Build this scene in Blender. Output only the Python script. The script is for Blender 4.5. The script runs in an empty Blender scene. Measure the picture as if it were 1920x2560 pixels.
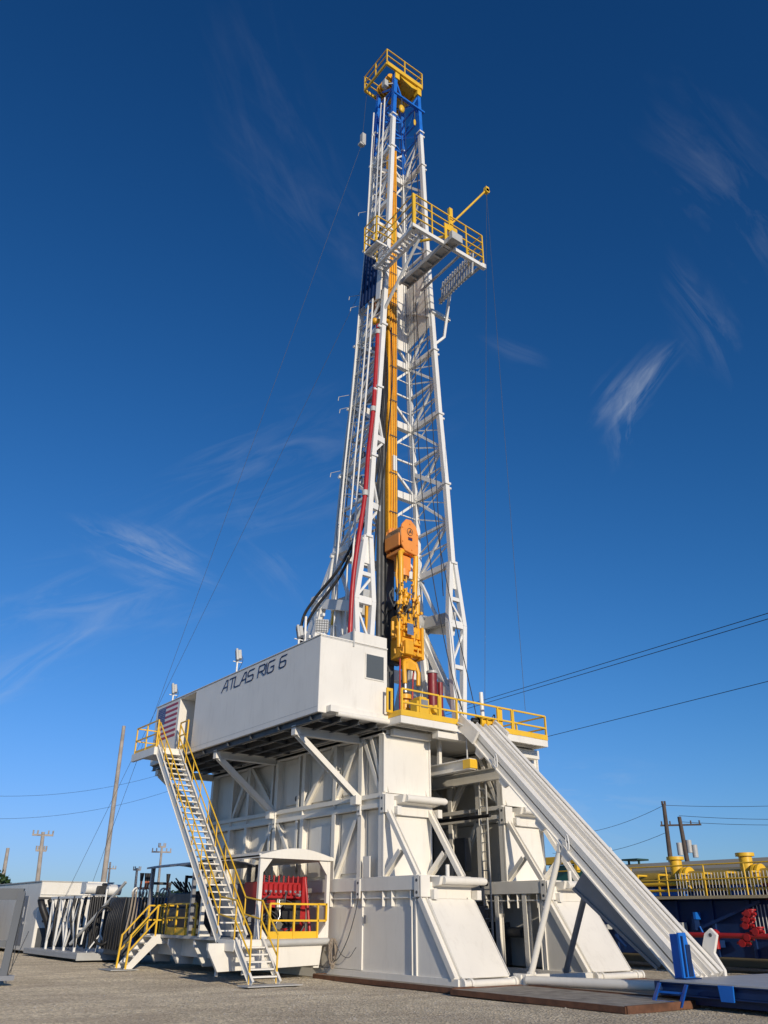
import bpy, bmesh, math, random
from mathutils import Vector, Matrix
random.seed(7)
S = bpy.context.scene
COL = S.collection
V = Vector
PI = math.pi

# ------------------------------------------------------------------ camera
CAM = V((-16.35, -18.42, 1.75))
cd = bpy.data.cameras.new('camera'); cam = bpy.data.objects.new('camera', cd); COL.objects.link(cam)
pit, rol, yu = math.radians(26.4), math.radians(0.354), math.radians(53.13)
hx, hy = math.cos(yu), math.sin(yu)
fw = V((hx*math.cos(pit), hy*math.cos(pit), math.sin(pit)))
r0 = V((hy, -hx, 0)); u0 = r0.cross(fw)
rt = math.cos(rol)*r0 + math.sin(rol)*u0
up = -math.sin(rol)*r0 + math.cos(rol)*u0
M = Matrix((rt, up, -fw)).transposed().to_4x4(); M.translation = CAM
cam.matrix_world = M
cd.sensor_fit = 'VERTICAL'; cd.sensor_height = 24; cd.lens = 24*2037/2560
cd.clip_end = 5000; cd.clip_start = 0.1
S.camera = cam
S.view_settings.view_transform = 'Standard'; S.view_settings.look = 'None'
S.view_settings.exposure = 0.0; S.view_settings.gamma = 1

# ------------------------------------------------------------------ materials
def nt(m): return m.node_tree.nodes, m.node_tree.links
def mat(name, col, rough=0.5, metal=0.0, var=0.06, scale=1.5, bump=0.0, bscale=40, dirt=None, coat=0):
    m = bpy.data.materials.new(name); m.use_nodes = True
    N, L = nt(m); b = N['Principled BSDF']
    b.inputs['Roughness'].default_value = rough; b.inputs['Metallic'].default_value = metal
    if coat: b.inputs['Coat Weight'].default_value = coat
    tc = N.new('ShaderNodeTexCoord')
    ns = N.new('ShaderNodeTexNoise'); ns.inputs['Scale'].default_value = scale; ns.inputs['Detail'].default_value = 6
    ge = N.new('ShaderNodeNewGeometry')
    L.new(ge.outputs['Position'], ns.inputs['Vector'])
    cr = N.new('ShaderNodeMapRange'); cr.inputs[1].default_value = .3; cr.inputs[2].default_value = .7
    cr.inputs[3].default_value = 1-var; cr.inputs[4].default_value = 1+var*.5
    L.new(ns.outputs['Fac'], cr.inputs[0])
    mx = N.new('ShaderNodeVectorMath'); mx.operation = 'SCALE'
    mx.inputs[0].default_value = col; L.new(cr.outputs[0], mx.inputs['Scale'])
    out = mx.outputs[0]
    if dirt:
        mp = N.new('ShaderNodeMapping'); mp.inputs['Scale'].default_value = (2.2, 2.2, .35)
        L.new(ge.outputs['Position'], mp.inputs['Vector'])
        n2 = N.new('ShaderNodeTexNoise'); n2.inputs['Scale'].default_value = 2.3; n2.inputs['Detail'].default_value = 9
        n2.inputs['Roughness'].default_value = .7
        L.new(mp.outputs[0], n2.inputs['Vector'])
        r2 = N.new('ShaderNodeMapRange'); r2.inputs[1].default_value = .52; r2.inputs[2].default_value = .78
        r2.inputs[3].default_value = 0; r2.inputs[4].default_value = dirt[0]
        L.new(n2.outputs['Fac'], r2.inputs[0])
        mm = N.new('ShaderNodeMix'); mm.data_type = 'RGBA'
        L.new(r2.outputs[0], mm.inputs['Factor']); L.new(out, mm.inputs['A']); mm.inputs['B'].default_value = (*dirt[1], 1)
        out = mm.outputs['Result']
    L.new(out, b.inputs['Base Color'])
    nr = N.new('ShaderNodeTexNoise'); nr.inputs['Scale'].default_value = 5; L.new(ge.outputs['Position'], nr.inputs['Vector'])
    rr = N.new('ShaderNodeMapRange'); rr.inputs[3].default_value = max(.05, rough-.12); rr.inputs[4].default_value = min(1, rough+.15)
    L.new(nr.outputs['Fac'], rr.inputs[0]); L.new(rr.outputs[0], b.inputs['Roughness'])
    if bump:
        nb = N.new('ShaderNodeTexNoise'); nb.inputs['Scale'].default_value = bscale; nb.inputs['Detail'].default_value = 5
        L.new(ge.outputs['Position'], nb.inputs['Vector'])
        bp = N.new('ShaderNodeBump'); bp.inputs['Strength'].default_value = bump; bp.inputs['Distance'].default_value = .02
        L.new(nb.outputs['Fac'], bp.inputs['Height']); L.new(bp.outputs[0], b.inputs['Normal'])
    return m
DIRT = (.28, (.45, .40, .33))
WHITE = mat('white_paint', (.82, .785, .705), .38, var=.05, scale=.8, dirt=DIRT, bump=.12, bscale=3)
WHITE2 = mat('mast_white_paint', (.80, .79, .75), .38, var=.06, scale=1.2, dirt=(.2, (.45, .42, .38)))
YEL = mat('yellow_paint', (.83, .50, .03), .42, var=.12, scale=2, dirt=(.2, (.5, .33, .08)))
TYEL = mat('orange_yellow_paint', (.86, .42, .02), .4, var=.12, scale=2.5, dirt=(.35, (.35, .2, .04)))
ORG = mat('orange_paint', (.86, .31, .06), .42, var=.08, scale=2, dirt=(.2, (.5, .2, .05)))
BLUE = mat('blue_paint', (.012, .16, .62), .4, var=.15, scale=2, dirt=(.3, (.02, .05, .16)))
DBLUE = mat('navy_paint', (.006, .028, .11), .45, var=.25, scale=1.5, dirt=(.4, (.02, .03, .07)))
RED = mat('red_paint', (.42, .018, .02), .4, var=.15, scale=3, dirt=(.3, (.15, .02, .02)))
MAROON = mat('maroon_paint', (.22, .02, .025), .45, var=.15, scale=3)
BLACK = mat('black_rubber', (.018, .018, .02), .5, var=.2, scale=4)
STEEL = mat('bare_steel', (.30, .30, .30), .38, metal=.8, var=.2, scale=6)
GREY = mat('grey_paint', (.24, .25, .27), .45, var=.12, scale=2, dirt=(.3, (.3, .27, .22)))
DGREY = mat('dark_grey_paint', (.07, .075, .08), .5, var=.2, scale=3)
LGREY = mat('light_grey_paint', (.48, .48, .46), .45, var=.1, scale=2, dirt=DIRT)
TAN = mat('tan_hose', (.33, .27, .21), .6, var=.2, scale=4)
BEIGE = mat('beige_paint', (.45, .37, .22), .5, var=.1, scale=.8)
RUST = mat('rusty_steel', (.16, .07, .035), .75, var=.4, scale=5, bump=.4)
WOOD = mat('weathered_timber', (.38, .33, .26), .8, var=.35, scale=3, bump=.6, bscale=25)
POLE = mat('pole_timber', (.40, .35, .30), .85, var=.3, scale=2, bump=.5, bscale=12)
DPOLE = mat('dark_pole_timber', (.10, .075, .06), .85, var=.3, scale=2)
INK = mat('navy_lettering', (.012, .03, .11), .45, var=.05)
FLAGR = mat('flag_red', (.40, .03, .05), .45, var=.05)
FLAGB = mat('flag_blue', (.025, .05, .20), .45, var=.05)
FLAGW = mat('flag_white', (.75, .74, .72), .45, var=.03)
LEAF = mat('leaf', (.035, .075, .02), .6, var=.5, scale=3)
GREEN = mat('green_glass', (.02, .12, .10), .15, var=.1)
CHROME = mat('bright_metal', (.6, .6, .6), .25, metal=.9, var=.1)
def glass_dark():
    m = bpy.data.materials.new('tinted_glass'); m.use_nodes = True
    b = m.node_tree.nodes['Principled BSDF']
    b.inputs['Base Color'].default_value = (.10, .11, .11, 1); b.inputs['Roughness'].default_value = .2
    b.inputs['Specular IOR Level'].default_value = .6
    return m
GLASS = glass_dark()
def wire_mesh():
    m = bpy.data.materials.new('lamp_glass'); m.use_nodes = True
    b = m.node_tree.nodes['Principled BSDF']
    b.inputs['Base Color'].default_value = (.55, .56, .56, 1); b.inputs['Roughness'].default_value = .15
    return m
LENS = wire_mesh()

# ------------------------------------------------------------------ mesh builder
class MB:
    def __init__(s): s.v = []; s.f = []; s.mi = []; s.sm = []; s.cur = 0; s.mats = []
    def use(s, m):
        if m not in s.mats: s.mats.append(m)
        s.cur = s.mats.index(m); return s
    def add(s, vs, fs, smooth=False):
        o = len(s.v); s.v += [V(p) for p in vs]
        for f in fs: s.f.append([i+o for i in f]); s.mi.append(s.cur); s.sm.append(smooth)
        return s
    def box(s, x0, x1, y0, y1, z0, z1):
        if x0 > x1: x0, x1 = x1, x0
        if y0 > y1: y0, y1 = y1, y0
        if z0 > z1: z0, z1 = z1, z0
        return s.add([(x0,y0,z0),(x1,y0,z0),(x1,y1,z0),(x0,y1,z0),(x0,y0,z1),(x1,y0,z1),(x1,y1,z1),(x0,y1,z1)],
                     [(0,3,2,1),(4,5,6,7),(0,1,5,4),(1,2,6,5),(2,3,7,6),(3,0,4,7)])
    def frame(s, p, q, hint):
        d = (V(q)-V(p)); d.normalize(); h = V(hint)
        if abs(d.dot(h)) > .98: h = V((1,0,0)) if abs(d.x) < .9 else V((0,1,0))
        a = d.cross(h).normalized(); b = a.cross(d).normalized()
        return d, a, b
    def beam(s, p, q, w, h=None, hint=(0,0,1)):
        h = h or w; p, q = V(p), V(q); d, a, b = s.frame(p, q, hint)
        vs = []
        for c in (p, q):
            for sa, sb in ((-1,-1),(1,-1),(1,1),(-1,1)): vs.append(c + a*sa*w/2 + b*sb*h/2)
        return s.add(vs, [(0,3,2,1),(4,5,6,7),(0,1,5,4),(1,2,6,5),(2,3,7,6),(3,0,4,7)])
    def ibeam(s, p, q, w, h, t=.03, hint=(0,0,1)):
        # h is measured along the hint; flanges of width w
        p, q = V(p), V(q); d, a, b = s.frame(p, q, hint)
        s.beam(p + b*(h/2-t/2), q + b*(h/2-t/2), w, t, hint)
        s.beam(p - b*(h/2-t/2), q - b*(h/2-t/2), w, t, hint)
        s.beam(p, q, t, h-2*t, hint); return s
    def tube(s, p, q, r, n=10, r2=None, caps=True):
        p, q = V(p), V(q); r2 = r if r2 is None else r2
        d, a, b = s.frame(p, q, (0,0,1))
        vs = []
        for c, rr in ((p, r), (q, r2)):
            for i in range(n):
                t = 2*PI*i/n; vs.append(c + (a*math.cos(t)+b*math.sin(t))*rr)
        s.add(vs, [(i, (i+1) % n, n+(i+1) % n, n+i) for i in range(n)], True)
        if caps: s.add([vs[i] for i in range(n)], [tuple(range(n))[::-1]]); s.add([vs[n+i] for i in range(n)], [tuple(range(n))])
        return s
    def path(s, pts, r, n=8):
        pts = [V(p) for p in pts]; rings = []; a = None
        for i, p in enumerate(pts):
            d = (pts[min(i+1, len(pts)-1)] - pts[max(i-1, 0)]).normalized()
            if a is None: a = d.cross(V((0,0,1)) if abs(d.z) < .9 else V((1,0,0))).normalized()
            else: a = (a - d*a.dot(d)).normalized()
            b = d.cross(a); rings.append([p + (a*math.cos(2*PI*k/n)+b*math.sin(2*PI*k/n))*r for k in range(n)])
        vs = [x for R in rings for x in R]
        fs = [(i*n+k, i*n+(k+1) % n, (i+1)*n+(k+1) % n, (i+1)*n+k) for i in range(len(pts)-1) for k in range(n)]
        s.add(vs, fs, True)
        s.add(rings[0], [tuple(range(n))[::-1]]); s.add(rings[-1], [tuple(range(n))]); return s
    def prism(s, pts, ext):
        pts = [V(p) for p in pts]; e = V(ext); n = len(pts)
        return s.add(pts+[p+e for p in pts], [tuple(range(n))[::-1], tuple(range(n, 2*n))] + [(i, (i+1) % n, n+(i+1) % n, n+i) for i in range(n)])
    def ball(s, c, r, n=8, sc=(1,1,1)):
        c = V(c); vs = [c+V((0,0,r*sc[2]))]
        m = n//2
        for j in range(1, m):
            for i in range(n):
                t, p = PI*j/m, 2*PI*i/n
                vs.append(c+V((r*sc[0]*math.sin(t)*math.cos(p), r*sc[1]*math.sin(t)*math.sin(p), r*sc[2]*math.cos(t))))
        vs.append(c-V((0,0,r*sc[2]))); fs = []
        for i in range(n):
            fs.append((0, 1+i, 1+(i+1) % n)); fs.append((len(vs)-1, 1+(m-2)*n+(i+1) % n, 1+(m-2)*n+i))
            for j in range(m-2): fs.append((1+j*n+i, 1+(j+1)*n+i, 1+(j+1)*n+(i+1) % n, 1+j*n+(i+1) % n))
        return s.add(vs, fs, True)
    def build(s, name, material=None, parent=None, bevel=0, label=None):
        me = bpy.data.meshes.new(name); off = parent_loc(parent)
        me.from_pydata([tuple(v-off) for v in s.v], [], s.f)
        mats = s.mats or [material]
        if s.mats and material and material not in s.mats: pass
        for m in mats: me.materials.append(m)
        me.polygons.foreach_set('material_index', s.mi if s.mats else [0]*len(s.f))
        me.polygons.foreach_set('use_smooth', s.sm)
        bm = bmesh.new(); bm.from_mesh(me); bmesh.ops.recalc_face_normals(bm, faces=bm.faces); bm.to_mesh(me); bm.free()
        me.update()
        o = bpy.data.objects.new(name, me); COL.objects.link(o)
        if parent: o.parent = parent
        if bevel:
            b = o.modifiers.new('bevel', 'BEVEL'); b.width = bevel; b.segments = 1; b.limit_method = 'ANGLE'; b.angle_limit = math.radians(50)
        if label: o['label'] = label
        return o
def parent_loc(p):
    o = V((0,0,0))
    while p: o += p.location; p = p.parent
    return o
def tag(o, label, cat, group=None):
    o['label'] = label; o['category'] = cat
    if group: o['group'] = group
    return o
def thing(name, label, cat, loc=(0,0,0), group=None):
    o = bpy.data.objects.new(name, None); COL.objects.link(o); o.location = loc; o.empty_display_size = .2
    return tag(o, label, cat, group)
def struct(o, kind='structure'): o['kind'] = kind; return o
def copy_tree(o, parent=None):
    c = o.copy(); COL.objects.link(c); c.parent = parent
    for ch in list(o.children): copy_tree(ch, c)
    return c
def rail(m, pts, h=1.07, r=.022, mid=(.55,), toe=0, post=1.3, posts=True, square=False, closed=False):
    # handrail along floor points
    pts = [V(p) for p in pts]
    seen = set()
    def bar(a, b, k=1):
        if square: m.beam(a, b, r*2*k)
        else: m.tube(a, b, r*k, 8)
    for j, (a, b) in enumerate(zip(pts, pts[1:])):
        for hh in (h-.004,)+tuple(mid): bar(a+V((0,0,hh-.003*(j % 2))), b+V((0,0,hh-.003*(j % 2))), .92-.05*(j % 2))
        if toe: m.beam(a+V((0,0,toe/2)), b+V((0,0,toe/2)), .012, toe)
        n = max(1, round((b-a).length/post))
        for i in range(n+1):
            p = a.lerp(b, i/n)
            key = (round(p.x, 2), round(p.y, 2), round(p.z, 2))
            if posts and key not in seen: bar(p, p+V((0,0,h))); seen.add(key)
    return m
def lerp(a, b, t): return V(a)*(1-t)+V(b)*t
def sag(a, b, d, n=16): return [lerp(a, b, i/n) - V((0,0,d*4*(i/n)*(1-i/n))) for i in range(n+1)]
def spline(pts, n=6):
    P = [V(p) for p in pts]; P = [P[0]*2-P[1]]+P+[P[-1]*2-P[-2]]; out = []
    for i in range(1, len(P)-2):
        for k in range(n):
            t = k/n; a, b, c, d = P[i-1:i+3]
            out.append(.5*((2*b)+(c-a)*t+(2*a-5*b+4*c-d)*t*t+(3*b-a-3*c+d)*t**3))
    return out+[P[-2]]

# ================================================================== SETTING
def ground():
    m = bpy.data.materials.new('gravel'); m.use_nodes = True; N, L = nt(m); b = N['Principled BSDF']
    b.inputs['Roughness'].default_value = .95; b.inputs['Specular IOR Level'].default_value = .15; b.inputs['Diffuse Roughness'].default_value = 1.0
    ge = N.new('ShaderNodeNewGeometry')
    n1 = N.new('ShaderNodeTexNoise'); n1.inputs['Scale'].default_value = .22; n1.inputs['Detail'].default_value = 8
    n2 = N.new('ShaderNodeTexVoronoi'); n2.inputs['Scale'].default_value = 17
    n3 = N.new('ShaderNodeTexNoise'); n3.inputs['Scale'].default_value = 7; n3.inputs['Detail'].default_value = 8; n3.inputs['Roughness'].default_value = .75
    n4 = N.new('ShaderNodeTexVoronoi'); n4.inputs['Scale'].default_value = 60
    mp = N.new('ShaderNodeMapping'); mp.inputs['Scale'].default_value = (.5, 1.1, 1); mp.inputs['Rotation'].default_value = (0, 0, .55)
    n5 = N.new('ShaderNodeTexNoise'); n5.inputs['Scale'].default_value = .8; n5.inputs['Detail'].default_value = 5
    for n in (n1, n2, n3, n4): L.new(ge.outputs['Position'], n.inputs['Vector'])
    L.new(ge.outputs['Position'], mp.inputs['Vector']); L.new(mp.outputs[0], n5.inputs['Vector'])
    cr = N.new('ShaderNodeValToRGB'); e = cr.color_ramp.elements
    e[0].position = .3; e[0].color = (.52, .455, .35, 1); e[1].position = .72; e[1].color = (.76, .675, .525, 1)
    L.new(n1.outputs['Fac'], cr.inputs['Fac'])
    c2 = N.new('ShaderNodeValToRGB'); e = c2.color_ramp.elements
    e[0].position = .0; e[0].color = (.38, .38, .38, 1); e[1].position = 1; e[1].color = (1.45, 1.43, 1.38, 1)
    L.new(n2.outputs['Color'], c2.inputs['Fac'])
    mu = N.new('ShaderNodeMix'); mu.data_type = 'RGBA'; mu.blend_type = 'MULTIPLY'; mu.inputs['Factor'].default_value = .8
    L.new(cr.outputs[0], mu.inputs['A']); L.new(c2.outputs[0], mu.inputs['B'])
    c3 = N.new('ShaderNodeValToRGB'); e = c3.color_ramp.elements
    e[0].position = .42; e[0].color = (0, 0, 0, 1); e[1].position = .64; e[1].color = (.55, .55, .55, 1)
    L.new(n5.outputs['Fac'], c3.inputs['Fac'])
    m2 = N.new('ShaderNodeMix'); m2.data_type = 'RGBA'; L.new(c3.outputs[0], m2.inputs['Factor'])
    L.new(mu.outputs['Result'], m2.inputs['A']); m2.inputs['B'].default_value = (.36, .30, .235, 1)
    L.new(m2.outputs['Result'], b.inputs['Base Color'])
    ad = N.new('ShaderNodeMath'); ad.operation = 'ADD'
    sc = N.new('ShaderNodeMath'); sc.operation = 'MULTIPLY'; sc.inputs[1].default_value = .8
    L.new(n3.outputs['Fac'], ad.inputs[0]); L.new(n2.outputs['Distance'], sc.inputs[0]); L.new(sc.outputs[0], ad.inputs[1])
    bp = N.new('ShaderNodeBump'); bp.inputs['Strength'].default_value = 1; bp.inputs['Distance'].default_value = .07
    L.new(ad.outputs[0], bp.inputs['Height']); L.new(bp.outputs[0], b.inputs['Normal'])
    # one sheet: fine grid near, reaching the horizon
    k = [-1500, -400, -120, -60, -40]; xs = k + [-30+i*.5 for i in range(121)] + [40, 60, 120, 400, 1500]
    vs, fs = [], []
    from mathutils import noise
    for y in xs:
        for x in xs:
            near = abs(x) < 30 and abs(y) < 30
            z = (noise.noise(V((x*.25, y*.25, 0)))*.035 + noise.noise(V((x*.9, y*.9, 5)))*.012 - .02) if near else -.03
            vs.append((x, y, z))
    n = len(xs)
    for j in range(n-1):
        for i in range(n-1): fs.append((j*n+i, j*n+i+1, (j+1)*n+i+1, (j+1)*n+i))
    g = MB(); g.add(vs, fs, True); struct(g.build('ground', m))
    # loose stones near the camera, one countless mass
    st = MB(); R = random.Random(3)
    for i in range(14000):
        t = R.random()**.6; dist = 5.5+t*19; a = yu + math.radians(R.uniform(-34, 34))
        x = CAM.x+math.cos(a)*dist; y = CAM.y+math.sin(a)*dist
        if x > -.2 and y > -2.9: continue
        r = R.uniform(.006, .017)*(1+1.4*(R.random() > .96)); h = R.uniform(.5, .9)
        zz = noise.noise(V((x*.25, y*.25, 0)))*.035 + noise.noise(V((x*.9, y*.9, 5)))*.012 - .02
        vs = []; k = 5; th = R.random()*6
        for i2 in range(k): vs.append((x+r*math.cos(th+i2*6.283/k)*R.uniform(.8, 1.2), y+r*math.sin(th+i2*6.283/k)*R.uniform(.8, 1.2), zz))
        vs.append((x+r*.2, y, zz+r*h))
        st.add(vs, [(i2, (i2+1) % k, k) for i2 in range(k)])
    sm = mat('gravel_stones', (.50, .455, .38), .9, var=.6, scale=60)
    o = st.build('gravel', sm); struct(o, 'stuff'); tag(o, 'loose grey and tan stones scattered over the open yard in the foreground', 'gravel')
ground()

# ================================================================== SUBSTRUCTURE
W = 1.98
def substructure(x0, label, near):
    x1 = x0+W; YB = 15.9
    t = thing('substructure_box', label, 'rig substructure', (x0, 0, 0), 'stacked box frames that carry the rig floor')
    # ---- base tier
    b = MB()
    b.box(x0, x0+.16, .02, 16.6, .0, .28); b.box(x1-.16, x1, .02, 16.6, .0, .28)
    b.box(x0+.16, x1-.16, .05, .22, .05, .25)
    b.beam((x0+.08, .25, .28), (x0+.08, 1.62, 2.24), .16, .05, (1,0,0)) if 0 else None
    for sx in (x0+.09, x1-.09):
        b.ibeam((sx, .18, .28), (sx, 1.56, 2.24), .17, .24, .025, (0,1,.7))
        b.ibeam((sx, 1.86, .28), (sx, 1.86, 2.24), .17, .22, .025, (0,1,0))
    b.box(x0-.015, x1+.015, 1.55, YB, 2.80, 2.84)
    b.box(x0-.02, x0+.14, 1.55, YB, 2.45, 2.80); b.box(x1-.14, x1+.02, 1.55, YB, 2.45, 2.80)
    b.box(x0+.03, x0+.12, 1.75, YB, 2.23, 2.27)
    for y in [2.0, 2.9, 3.35, 4.4, 5.0, 6.2, 7.6, 8.2, 9.6, 10.2, 11.6, 12.6, 13.9, 15.2]:
        b.box(x0+.0, x0+.13, y-.012, y+.012, 2.02, 2.45)
    b.build('base_frame', WHITE, t, .006)
    xi = x0+.10 if near else x0+1.1
    p = MB(); p.box(xi, x1-.10, 1.9, 16.3, .28, 2.02); p.box(max(xi, x0+.145), x1-.145, 1.9, YB, 2.02, 2.79)
    p.prism([(x0+.05, .35, .28), (x0+.05, 1.80, .28), (x0+.05, 1.80, 2.2), (x0+.05, 1.62, 2.2)], (.02, 0, 0)) 
    if near: p.box(x0+.055, x0+.10, 4.45, 9.0, .30, 2.0)
    p.build('side_panel', WHITE, t)
    q = MB(); d = V((0, 1.33, 1.95)).normalized()
    a0, a1 = V((x0+.22, .10, .30)), V((x0+.22, 1.43, 2.22))
    nrm = V((0, -d.z, d.y))
    q.prism([a0, V((x1-.02, .10, .30)), V((x1-.02, 1.43, 2.22)), a1], -nrm*.05)
    for k in (.1, .9): q.tube(a0.lerp(a1, k)+nrm*.0, a0.lerp(a1, k)+nrm*.02, .02)
    q.build('sloped_front_panel', WHITE, t, .006)
    q = MB(); q.tube((x0+.12, -.06, .17), (x1+.25, -.06, .17), .095, 14)
    for xx in (x0+.05, x0+.32, x1-.05, x1+.2): q.tube((xx, -.06, .17), (xx+.07, -.06, .17), .14, 14)
    q.build('pin_bar', WHITE, t)
    # front headers between tiers
    for (yy, zz, gap) in ((1.25, 2.56, 0), (2.95, 4.98, 1)):
        q = MB()
        q.tube((x0+.55, yy-.1, zz+.14), (x1+.18, yy-.1, zz+.14), .11, 14)
        q.prism([(x0+.45, yy-.1, zz+.24), (x0+.45, yy+.45, zz+.24), (x0+.45, yy+.45, zz-.05), (x0+.45, yy-.02, zz+.02)], (W-.42, 0, 0))
        q.tube((x1+.1, yy-.1, zz+.14), (x1+.24, yy-.1, zz+.14), .085, 14)
        q.build('pin_bar', WHITE, t)
        q = MB()
        for xx in (x0+.30, x1+.0):
            q.box(xx, xx+.17, yy+.02, yy+.75, zz-.36, zz-.10)
        q.box(x0+.10, x1-.02, yy+.28, yy+.36, zz-.34, zz+.1)
        q.build('stub_beam', WHITE, t, .008)
        q = MB(); q.use(WHITE)
        q.prism([(x0-.05, yy+.28, zz-.30), (x0-.05, yy+.50, zz-.30), (x0-.05, yy+.50, zz+.26), (x0-.05, yy+.28, zz+.26)], (.05, 0, 0))
        q.box(x0-.05, x0+.3, yy+.20, yy+.24, zz-.3, zz+.26)
        q.use(DGREY)
        for dz in (-.18, .14): q.tube((x0-.056, yy+.39, zz+dz), (x0-.04, yy+.39, zz+dz), .045)
        q.build('lug_plate', None, t, .004)
    for (yy, zz) in ((4.55, 2.55), (4.6, 5.0), (10.1, 5.0), (10.1, 2.55)):
        q = MB(); q.use(WHITE); q.prism([(x0-.06, yy-.09, zz-.3), (x0-.06, yy+.09, zz-.3), (x0-.06, yy+.09, zz+.25), (x0-.06, yy-.09, zz+.25)], (.05, 0, 0))
        q.use(DGREY)
        for dz in (-.18, .14): q.tube((x0-.066, yy, zz+dz), (x0-.05, yy, zz+dz), .04)
        q.build('lug_plate', None, t, .004)
    q = MB()                                                        # vertical stub on the lower bar
    q.tube((x0+.72, 1.15, 2.78), (x0+.72, 1.15, 3.12), .06); q.build('stub_post', WHITE, t)
    # ---- middle and upper tiers
    posts = [3.48, 4.62, 6.15, 8.2, 10.15, 12.4, 13.8, 15.7]
    for name, z0, z1 in (('middle', 2.84, 4.86), ('upper', 5.30, 7.12)):
        for y in posts:
            for sx in (x0+.13, x1-.13):
                if sx < x0+1 and x0 > 1 and y > 11: continue
                f = MB(); f.ibeam((sx, y, z0), (sx, y, z1), .20, .26, .022, (1,0,0)); f.build('post', WHITE, t)
            if y in (8.2, 10.15): 
                f = MB(); f.ibeam((x0+.13, y+.38, z0), (x0+.13, y+.38, z1), .14, .22, .02, (1,0,0)); f.build('post', WHITE, t)
        def dg(ya, za, yb, zb):
            for sx in (x0+.12, x1-.12): f = MB(); f.ibeam((sx, ya, za), (sx, yb, zb), .15, .18, .02, (1,0,0)); f.build('diagonal_brace', WHITE, t)
        if name == 'middle':
            dg(3.3, z1, 1.78, z0); dg(2.55, 3.55, 3.4, z0)
            dg(4.7, z1, 6.1, z0); dg(10.0, z1, 8.35, z0); dg(10.3, z1, 12.3, z0); dg(13.8, z1, 15.5, z0)
        else:
            dg(4.5, z1, 3.55, z0); dg(4.1, z1, 3.35, z0); dg(6.2, z0, 4.8, z1); dg(8.1, z0, 6.3, z1); dg(10.25, z0, 12.3, z1); dg(12.5, z1, 13.7, z0)
        p = MB(); p.box(x0+.27 if near else x0+1.1, x1-.27, 3.52, YB-.1, z0, z1)
        if near:
            p.box(x0+.20, x0+.27, 5.0, 5.9, z0+.15, z1-.2); p.box(x0+.20, x0+.27, 8.8, 9.7, z0+.15, z1-.2)
            p.box(x0+.20, x0+.27, 6.6, 7.9, z0+.1, z1-.3)
        p.build('side_panel', WHITE, t, .006)
        p = MB(); p.box(x0+.06, x1-.04, 3.36, 3.42, z0, z1)
        if name == 'upper':
            p.box(x0+.2, x1-.25, 3.33, 3.36, z1-.12, z1)
        for xx in (x0+.0, x1-.06): p.box(xx, xx+.06, 3.30, 3.40, z0, z1)
        p.build('front_panel', WHITE, t, .008)
    g = MB()
    for z0 in (4.86, 7.12):
        z1 = 5.30 if z0 < 6 else 7.30
        for sx in (x0-.01, x1-.13):
            g.box(sx, sx+.14, 3.35, YB, z0, z0+.14); g.box(sx, sx+.14, 3.35, YB, z1-.14, z1)
        g.box(x0+.1 if near else x0+1.0, x1-.1, 3.35, YB, z0+.02, z1-.02)
        for y in [3.5, 4.62, 6.15, 8.2, 10.15, 12.4, 13.8, 15.7]:
            if z0 < 6: g.box(x0+.0, x0+.12, y-.012, y+.012, z0+.14, z1-.14)
    g.build('girder', WHITE, t, .006)
    if not near:
        for y in (2.6, 3.9, 5.4, 7.2, 9.0, 11):
            h = MB(); h.ibeam((x0+.13, y, .28), (x0+.13, y, 2.45), .18, .22, .02, (1,0,0)); h.build('post', WHITE, t)
        h = MB(); h.tube((x0+.5, 3.2, 1.3), (x0+.5, 12, 1.3), .16, 14); h.box(x0+.3, x0+.9, 4.2, 5.2, .3, 1.6); h.box(x0+.3, x0+.9, 6.0, 7.0, .3, 1.9); h.build('stored_gear', DGREY, t)
        for ya, yb_ in ((3.5, 6.15), (6.15, 8.2)):
            h = MB(); h.ibeam((x0+.14, ya, 5.35), (x0+.14, yb_, 7.05), .14, .16, .02, (1,0,0)); h.build('diagonal_brace', WHITE, t)
    if near:
        h = MB(); h.box(x0+.03, x0+.05, 4.22, 4.34, 1.55, 1.78); h.build('data_plate', GREY, t)
        h = MB(); h.tube((x0+.30, 8.95, 5.65), (x0+.19, 8.95, 5.65), .10, 16, caps=True); h.build('pipe_opening', DGREY, t)
        h = MB(); h.prism([(x0-.02, 4.0, 2.84), (x0-.02, 4.35, 2.84), (x0-.02, 4.35, 3.45), (x0-.02, 4.0, 3.45)], (.04, 0, 0))
        h.build('backing_plate', WHITE, t)
    return t
substructure(0, 'near white steel box stack under the cabin, with sloped front foot', True)
substructure(5.27, 'far white steel box stack with sloped front foot, partly behind the slide', False)

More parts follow.
